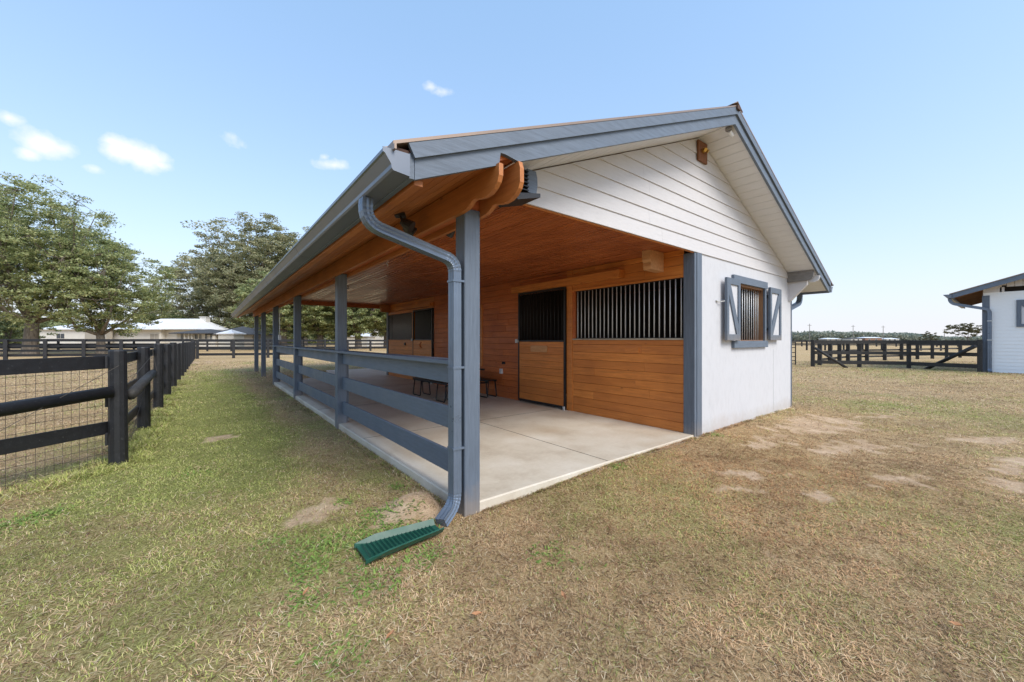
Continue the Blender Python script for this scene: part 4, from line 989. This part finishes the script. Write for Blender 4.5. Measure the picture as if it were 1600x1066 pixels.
# gutter + downspout
zg = rz_(xr0)
LB(MB().prism([(xr0 - .02, zg + .08), (xr0 - .02, zg - .10), (xr0 - .12, zg - .10), (xr0 - .30, zg + .06), (xr0 - .30, zg + .08)], 'y', GD + .0, 9.5), 'gutter', 'gutter')
LB(MB().box(xr0 - .019, xr0 + .03, GD + .05, 9.5, zg - .12, zg + .1), 'fascia', 'blue')
path, _ = rounded([(xr0 - .10, -.30, zg - .09), (xr0 - .08, -.30, lz(472)), (.20, -.11, lz(484)), (.20, -.11, .12), (.22, -.22, .02)], [.2, .16, .06], 7)
LB(rect_sweep(path, .10, .13, side=Vector((0, 1, 0))), 'downspout', 'spout')
LB(MB().box(.12, .30, -.172, -.162, 1.5, 1.54).box(.12, .30, -.172, -.162, 2.4, 2.44), 'downspout_strap', 'galv')

# ------------------------------------------------------------------ trees
def make_tree(name, label, loc, H, Rx, seed, trunk_h=.2, tr=.45, nclust=420, lpc=62, leaf=.2, mat='leaf', low=.12, group=None, cat='tree', flat=.42, cr=None, lobes=.28):
    rg = np.random.default_rng(seed); t_ = thing(name, label, cat, loc, rg.random() * 6, group)
    cz = H * (low + 1) / 2; rz = H * (1 - low) / 2; C = []
    ph = rg.random(6) * 6.28
    cr = cr or Rx * .118
    while len(C) < nclust:
        u = rg.normal(size=3); u /= np.linalg.norm(u); r = rg.random() ** .42
        th = math.atan2(u[1], u[0]); lob = 1 + lobes * (math.sin(3 * th + ph[0] + 2 * u[2]) * .5 + math.sin(5 * th + ph[1] - 3 * u[2]) * .35 + math.sin(2 * th + 4 * u[2] + ph[2]) * .3)
        p = np.array([u[0] * Rx * lob * r, u[1] * Rx * lob * r, cz + u[2] * rz * r * (.92 + .12 * math.sin(4 * th + ph[3]))])
        hfrac = (p[2] - H * low) / (H * (1 - low))
        lim = Rx * lob * (1.02 - .62 * max(0, hfrac - .35) ** 1.3)
        if math.hypot(p[0], p[1]) > lim: continue
        if p[2] < H * low + .03 * H and math.hypot(p[0], p[1]) < Rx * .25: continue
        C.append(p)
    C = np.array(C)
    # leaves
    n = nclust * lpc; leaf = leaf * 1.3; ci = np.repeat(np.arange(nclust), lpc); rad = (cr * rg.uniform(.6, 1.35, nclust))[ci]
    d = rg.normal(size=(n, 3)); d /= np.linalg.norm(d, axis=1)[:, None]; d *= (rg.random(n) ** .45)[:, None]
    ctr = C[ci] + d * np.stack([rad, rad, rad * flat], 1)
    a = rg.normal(size=(n, 3)); a[:, 2] *= .55; a /= np.linalg.norm(a, axis=1)[:, None]
    b = np.cross(a, rg.normal(size=(n, 3)) + np.array([0, 0, 1.2])); b /= np.linalg.norm(b, axis=1)[:, None]
    s = (leaf * rg.uniform(.55, 1.35, n))[:, None]
    V = np.stack([ctr - a * s * .5, ctr + b * s * .22, ctr + a * s * .5, ctr - b * s * .22], 1).reshape(-1, 3)
    me = bpy.data.meshes.new('crown'); me.vertices.add(4 * n); me.vertices.foreach_set('co', V.ravel().astype(np.float32)); me.loops.add(4 * n); me.polygons.add(n)
    me.loops.foreach_set('vertex_index', np.arange(4 * n, dtype=np.int32)); me.polygons.foreach_set('loop_start', (np.arange(n) * 4).astype(np.int32)); me.update(calc_edges=True)
    me.materials.append(M[mat]); o = bpy.data.objects.new('crown', me); COL.objects.link(o); o.parent = t_
    # trunk and limbs
    m = MB(); top = Vector((rg.normal() * .1, rg.normal() * .1, H * trunk_h))
    m.tube([(0, 0, -.3), (0, 0, .15), (top.x * .3, top.y * .3, H * trunk_h * .5), top], [tr * 1.5, tr * 1.15, tr * .95, tr * .9], 12)
    k1 = 7; seeds = C[rg.choice(nclust, k1, replace=False)]
    for _ in range(6):
        lab = np.argmin(((C[:, None] - seeds[None]) ** 2).sum(2), 1); seeds = np.array([C[lab == i].mean(0) if (lab == i).any() else seeds[i] for i in range(k1)])
    for i in range(k1):
        mem = C[lab == i]
        if len(mem) < 3: continue
        e = Vector(seeds[i]); mid = top.lerp(e, .5) + Vector((0, 0, -.06 * H + rg.normal() * .2)); r0 = tr * .5
        m.tube([top, top.lerp(mid, .5) + Vector((rg.normal() * .1, rg.normal() * .1, 0)), mid, e], [r0, r0 * .8, r0 * .6, r0 * .38], 7)
        k2 = max(2, len(mem) // 9); s2 = mem[rg.choice(len(mem), k2, replace=False)]
        l2 = np.argmin(((mem[:, None] - s2[None]) ** 2).sum(2), 1)
        for j_ in range(k2):
            g_ = mem[l2 == j_]; f_ = Vector(g_.mean(0)); st = mid.lerp(e, rg.uniform(.1, 1)); bend = st.lerp(f_, .5) + Vector((0, 0, -.02 * H))
            m.tube([st, bend, f_], [r0 * .3, r0 * .22, r0 * .13], 5, caps=False)
            for q_ in g_[:7]: m.tube([f_, Vector(q_)], [r0 * .12, r0 * .04], 4, caps=False)
    m.build('trunk', 'bark', t_, smooth=True, fix=False, world=False)
    return t_
def ty(px, D): p = P(px, D, GZ); return (p.x, p.y, GZ)
make_tree('oak_tree', 'large spreading oak with a thick forked trunk standing at the left beside the white house', ty(47, 40), 18.4, 7.6, 1, .18, .55, 740, 88, .20, 'leaf', .12)
make_tree('oak_tree', 'tall oak cut by the left edge of the photo', ty(-28, 47), 22.0, 6.4, 2, .25, .5, 440, 76, .22, 'leaf2', .16)
make_tree('oak_tree', 'medium oak with a dark leaning trunk in front of the white house wall', ty(158, 43), 13.6, 6.2, 3, .15, .38, 560, 86, .2, 'leaf', .12)
make_tree('oak_tree', 'broad grey green oak directly left of the eave end above the grey roofed house', ty(338, 94), 25.0, 11.0, 4, .15, .6, 640, 84, .38, 'leaf2', .06)
big = make_tree('oak_tree', 'tallest oak rising behind the far end of the gutter', ty(404, 92), 30.8, 13.2, 5, .15, .6, 760, 84, .40, 'leaf2', .06)
make_tree('oak_tree', 'oak whose rounded top shows against the sky just above the sloping gutter', ty(476, 94), 29.0, 11.0, 6, .16, .6, 560, 84, .38, 'leaf2', .08)
make_tree('oak_tree', 'low dark tree filling the gap between the two groups of oaks', ty(258, 104), 12.5, 8.0, 7, .12, .4, 380, 80, .40, 'leaf', .03)
make_tree('oak_tree', 'bushy dark tree at the far left under the tall oak', ty(10, 52), 6.0, 4.0, 8, .1, .3, 200, 66, .22, 'leaf', .02)
row = make_tree('oak_tree', 'oak with a stout trunk seen through the porch just right of the third railing post', ty(443, 58), 12.5, 5.8, 9, .24, .5, 560, 90, .26, 'leaf', .12)
for px, D, rz, sc, lb in ((500, 62, 1.1, .95, 'oak seen through the porch between the third and second railing posts'), (528, 66, 2.3, .92, 'oak seen directly behind the second railing post'),
                          (560, 63, 3.7, 1.0, 'oak seen through the porch right of the second railing post'), (604, 68, 4.6, .95, 'oak whose crown hangs beside the far stall corner'), (470, 72, 5.5, 1.1, 'oak standing deeper in the row behind the porch'), (650, 74, .4, 1.1, 'oak hidden mostly behind the stable wall in the row of oaks')):
    dup(row, ty(px, D), rz, sc, lb, 'row of oaks behind the porch')
row['group'] = 'row of oaks behind the porch'
make_tree('oak_tree', 'small open crowned tree above the fence beside the white sided barn', ty(1512, 105), 6.6, 4.6, 12, .3, .14, 90, 40, .34, 'leaf_bare', .3)
make_tree('oak_tree', 'thin pale tree above the far fence left of the small open crowned tree', ty(1452, 140), 4.6, 2.9, 13, .2, .12, 60, 30, .4, 'leaf_bare', .05)
# far wood on the right
rg = np.random.default_rng(77); n = 52000
u = rg.random(n); px = 1090 + 560 * u; D = rg.uniform(330, 385, n)
l = (px - CXP) / F * D; x = CAM[0] + l * RT[0] + D * FW[0]; y = CAM[1] + l * RT[1] + D * FW[1]
hh = 2.6 + 7.6 * (.35 + .65 * fbm(x, y, .022, 5, 4) ** 1.2) * (1 - .75 * sm(px, 1400, 1480)); hh = hh + 2.2 * (vnoise(x, y, .12, 9) - .5)
z = GZ + hh * rg.random(n) ** .75
c0 = np.stack([x, y, z], 1); a = rg.normal(size=(n, 3)); a /= np.linalg.norm(a, axis=1)[:, None]; b = np.cross(a, rg.normal(size=(n, 3))); b /= np.linalg.norm(b, axis=1)[:, None]; s = rg.uniform(.5, 1.3, n)[:, None]
V = np.stack([c0 - a * s, c0 + b * s * .6, c0 + a * s, c0 - b * s * .6], 1).reshape(-1, 3)
me = bpy.data.meshes.new('far_wood'); me.vertices.add(4 * n); me.vertices.foreach_set('co', V.ravel().astype(np.float32)); me.loops.add(4 * n); me.polygons.add(n)
me.loops.foreach_set('vertex_index', np.arange(4 * n, dtype=np.int32)); me.polygons.foreach_set('loop_start', (np.arange(n) * 4).astype(np.int32)); me.update(calc_edges=True); me.materials.append(M['leaf_far'])
o = bpy.data.objects.new('far_wood', me); COL.objects.link(o); setp(o, 'low far-off wood along the horizon on the right', 'wood', kind='stuff')
# low hedge mass behind the row of oaks on the left
rg = np.random.default_rng(78); n = 60000
px = rg.uniform(-150, 800, n); D = rg.uniform(118, 140, n); l = (px - CXP) / F * D; x = CAM[0] + l * RT[0] + D * FW[0]; y = CAM[1] + l * RT[1] + D * FW[1]
hh = 4.0 + 7 * fbm(x, y, .06, 15, 4); z = GZ + hh * rg.random(n) ** .75
c0 = np.stack([x, y, z], 1); a = rg.normal(size=(n, 3)); a /= np.linalg.norm(a, axis=1)[:, None]; b = np.cross(a, rg.normal(size=(n, 3))); b /= np.linalg.norm(b, axis=1)[:, None]; s = rg.uniform(.25, .6, n)[:, None]
V = np.stack([c0 - a * s, c0 + b * s * .6, c0 + a * s, c0 - b * s * .6], 1).reshape(-1, 3)
me = bpy.data.meshes.new('tree_belt'); me.vertices.add(4 * n); me.vertices.foreach_set('co', V.ravel().astype(np.float32)); me.loops.add(4 * n); me.polygons.add(n)
me.loops.foreach_set('vertex_index', np.arange(4 * n, dtype=np.int32)); me.polygons.foreach_set('loop_start', (np.arange(n) * 4).astype(np.int32)); me.update(calc_edges=True); me.materials.append(M['leaf'])
o = bpy.data.objects.new('tree_belt', me); COL.objects.link(o); setp(o, 'distant belt of undergrowth and trees behind the oaks and houses', 'wood', kind='stuff')

# ------------------------------------------------------------------ far houses
def hip(m, x0, x1, y0, y1, z0, z1, ins, ov=.5, gable=False):
    x0 -= ov; x1 += ov; y0 -= ov; y1 += ov; yc = (y0 + y1) / 2; i = 0 if gable else ins
    return m.add([(x0, y0, z0), (x1, y0, z0), (x1, y1, z0), (x0, y1, z0), (x0 + i, yc, z1), (x1 - i, yc, z1), (x0, y0, z0 - .15), (x1, y0, z0 - .15), (x1, y1, z0 - .15), (x0, y1, z0 - .15)],
                 [(0, 1, 5, 4), (1, 2, 5), (2, 3, 4, 5), (3, 0, 4), (0, 6, 7, 1), (1, 7, 8, 2), (2, 8, 9, 3), (3, 9, 6, 0), (6, 9, 8, 7)])
def windows(parent, lst, y, mat='glass_far', fm='house_white'):
    for x0, x1, z0, z1 in lst:
        w = MB().box(x0 - .1, x1 + .1, y - .05, y - .005, z0 - .1, z1 + .1).build('window', fm, parent, world=False)
        MB().box(x0, (x0 + x1) / 2 - .04, y - .07, y - .051, z0, z1).box((x0 + x1) / 2 + .04, x1, y - .07, y - .051, z0, z1).build('pane', mat, w, world=False)
def house(px, D, name, label, cat='house'):
    p = P(px, D, GZ); return thing(name, label, cat, (p.x, p.y, GZ), YAW), D / F
h1, k = house(62, 76, 'ranch_house', 'long cream ranch house with a white metal roof behind the left oaks')
def hx(px, p0, k): return (px - p0) * k
def hz(py, k): return (HY - py) * k + CAM[2] - GZ
MB().box(0, hx(164, 62, k), 0, 9, 0, hz(515, k)).build('wall', 'house_white', h1, world=False)
MB().box(hx(143, 62, k), hx(176, 62, k), -1.2, -.001, 0, hz(516, k)).build('wall', 'house_tan', h1, world=False, label='tan projecting wall')
MB().box(hx(164, 62, k) + .01, hx(245, 62, k), .8, 9, 0, hz(515, k)).build('wall', 'house_white', h1, world=False)
MB().box(hx(245, 62, k) + .01, hx(292, 62, k), 2, 10, 0, hz(515, k)).build('wall', 'house_white', h1, world=False)
hip(MB(), 0, hx(245, 62, k), 0, 9, hz(514, k), hz(503, k), 4.5).build('roof', 'roof_white', h1, world=False)
rf = hip(MB(), hx(214, 62, k) - 2.5, hx(286, 62, k) + 2.0, .9, 9.4, hz(513.5, k), hz(496, k), 3.0).build('roof', 'roof_white', h1, world=False)
MB().box(hx(280, 62, k), hx(290, 62, k), 5.0, 6.2, hz(512, k), hz(493.5, k)).box(hx(279, 62, k), hx(291, 62, k), 4.9, 6.3, hz(493.5, k), hz(492.5, k)).build('chimney', 'house_white', rf, world=False)
windows(h1, [(hx(89, 62, k), hx(101, 62, k), hz(529, k), hz(521.5, k))], 0)
windows(h1, [(hx(229, 62, k), hx(243, 62, k), hz(530, k), hz(522, k))], .8, 'house_tan')
windows(h1, [(hx(263, 62, k), hx(267, 62, k), hz(530, k), hz(520, k)), (hx(281, 62, k), hx(284, 62, k), hz(530, k), hz(520, k))], 2)
h2, k = house(276, 70, 'cottage', 'grey roofed cottage with a small porch gable beside the white roofed house')
MB().box(0, hx(336, 276, k), 0, 8, 0, hz(521, k)).build('wall', 'house_white', h2, world=False)
MB().box(hx(336, 276, k) + .01, hx(392, 276, k), .5, 9, 0, hz(522.5, k)).build('wall', 'house_tan', h2, world=False)
hip(MB(), 0, hx(330, 276, k), -.6, 8, hz(520.5, k), hz(513.5, k), 3.4).build('roof', 'roof_grey', h2, world=False)
hip(MB(), hx(326, 276, k), hx(394, 276, k), .3, 9, hz(522, k), hz(508.5, k), 3.6).build('roof', 'roof_grey', h2, world=False)
windows(h2, [(hx(283, 276, k), hx(286, 276, k), hz(530, k), hz(522, k)), (hx(305, 276, k), hx(309, 276, k), hz(530, k), hz(522.5, k)), (hx(312, 276, k), hx(315, 276, k), hz(530, k), hz(522.5, k)), (hx(321, 276, k), hx(324, 276, k), hz(530, k), hz(522.5, k)), (hx(329, 276, k), hx(332, 276, k), hz(530, k), hz(522.5, k))], 0)
m = MB()
for px in (292, 298, 303): m.box(hx(px, 276, k) - .1, hx(px, 276, k) + .1, -.5, -.3, 0, hz(521, k))
m.build('porch_column', 'house_white', h2, world=False)
h3, k = house(341, 60, 'garden_shed', 'little white shed with a pointed white roof behind the corner of the black fence', 'shed')
MB().box(0, hx(365, 341, k), 0, 2.4, 0, hz(521.5, k)).build('wall', 'house_white', h3, world=False)
hip(MB(), 0, hx(365, 341, k), 0, 2.4, hz(521, k), hz(514.5, k), 1.5, .2).build('roof', 'roof_white', h3, world=False)
h4, k = house(583, 88, 'farm_house', 'small white gabled house seen through the porch beside the far stall corner')
W4 = hx(606, 583, k)
MB().prism([(0, 0), (W4, 0), (W4, hz(518, k)), (W4 * .45, hz(512.5, k)), (0, hz(520, k))], 'y', 0, 8).build('wall', 'house_white', h4, world=False)
MB().prism([(-.3, hz(520.6, k)), (W4 * .45, hz(512.3, k)), (W4 + .3, hz(518.6, k)), (W4 + .3, hz(517.6, k)), (W4 * .45, hz(511, k)), (-.3, hz(519.6, k))], 'y', -.4, 8.4).build('roof', 'roof_white', h4, world=False)
windows(h4, [(W4 * .48, W4 * .72, hz(525.5, k), hz(520.5, k))], 0)
h5, k = house(541, 84, 'farm_house', 'low white outbuilding behind the second railing post', 'outbuilding')
MB().box(0, 4.6, 0, 5, 0, 2.4).build('wall', 'house_white', h5, world=False); hip(MB(), 0, 4.6, 0, 5, 2.35, 3.4, 1.5, .3).build('roof', 'roof_white', h5, world=False)
# far right low buildings
for px, w, D, hgt, wm_, rm_, lb in ((1352, 26, 300, 3.0, 'brick_far', 'roof_white', 'low brown building in front of the far wood on the right'), (1330, 17, 300, 2.4, 'house_white', 'roof_grey', 'low pale building left of the far brown one'),
                              (1385, 20, 305, 2.2, 'house_white', 'roof_white', 'low white building right of the far brown one'), (1292, 22, 305, 2.2, 'house_tan', 'roof_white', 'low tan building nearest the stable corner on the horizon')):
    hb, k = house(px, D, 'low_building', lb, 'building'); hb['group'] = 'low buildings on the right horizon'
    MB().box(0, w * k, 0, 8, 0, hgt).build('wall', wm_, hb, world=False); hip(MB(), 0, w * k, 0, 8, hgt, hgt + .7, 2, .4).build('roof', rm_, hb, world=False)
    windows(hb, [(w * k * .2, w * k * .3, .9, 2.0), (w * k * .6, w * k * .72, .9, 2.0)], 0)
for i, (px, py, D, lb) in enumerate(((1265, 506, 200, 'utility pole rising over the far trees next to the stable'), (1333, 508, 230, 'utility pole on the horizon above the braced fence'), (1380, 509, 230, 'utility pole on the horizon left of the middle fence post'), (1475.5, 514, 230, 'utility pole on the horizon left of the small open tree'))):
    p = P(px, D, GZ); q_ = thing('utility_pole', lb, 'utility pole', (p.x, p.y, GZ), YAW, 'utility poles on the right horizon'); h = ZP(py, D) - GZ
    MB().tube([(0, 0, 0), (0, 0, h)], [.19, .11], 8).build('pole', 'grey_wood', q_, world=False); MB().box(-1.0, 1.0, -.1, .1, h - .9, h - .7).build('crossarm', 'grey_wood', q_, world=False)
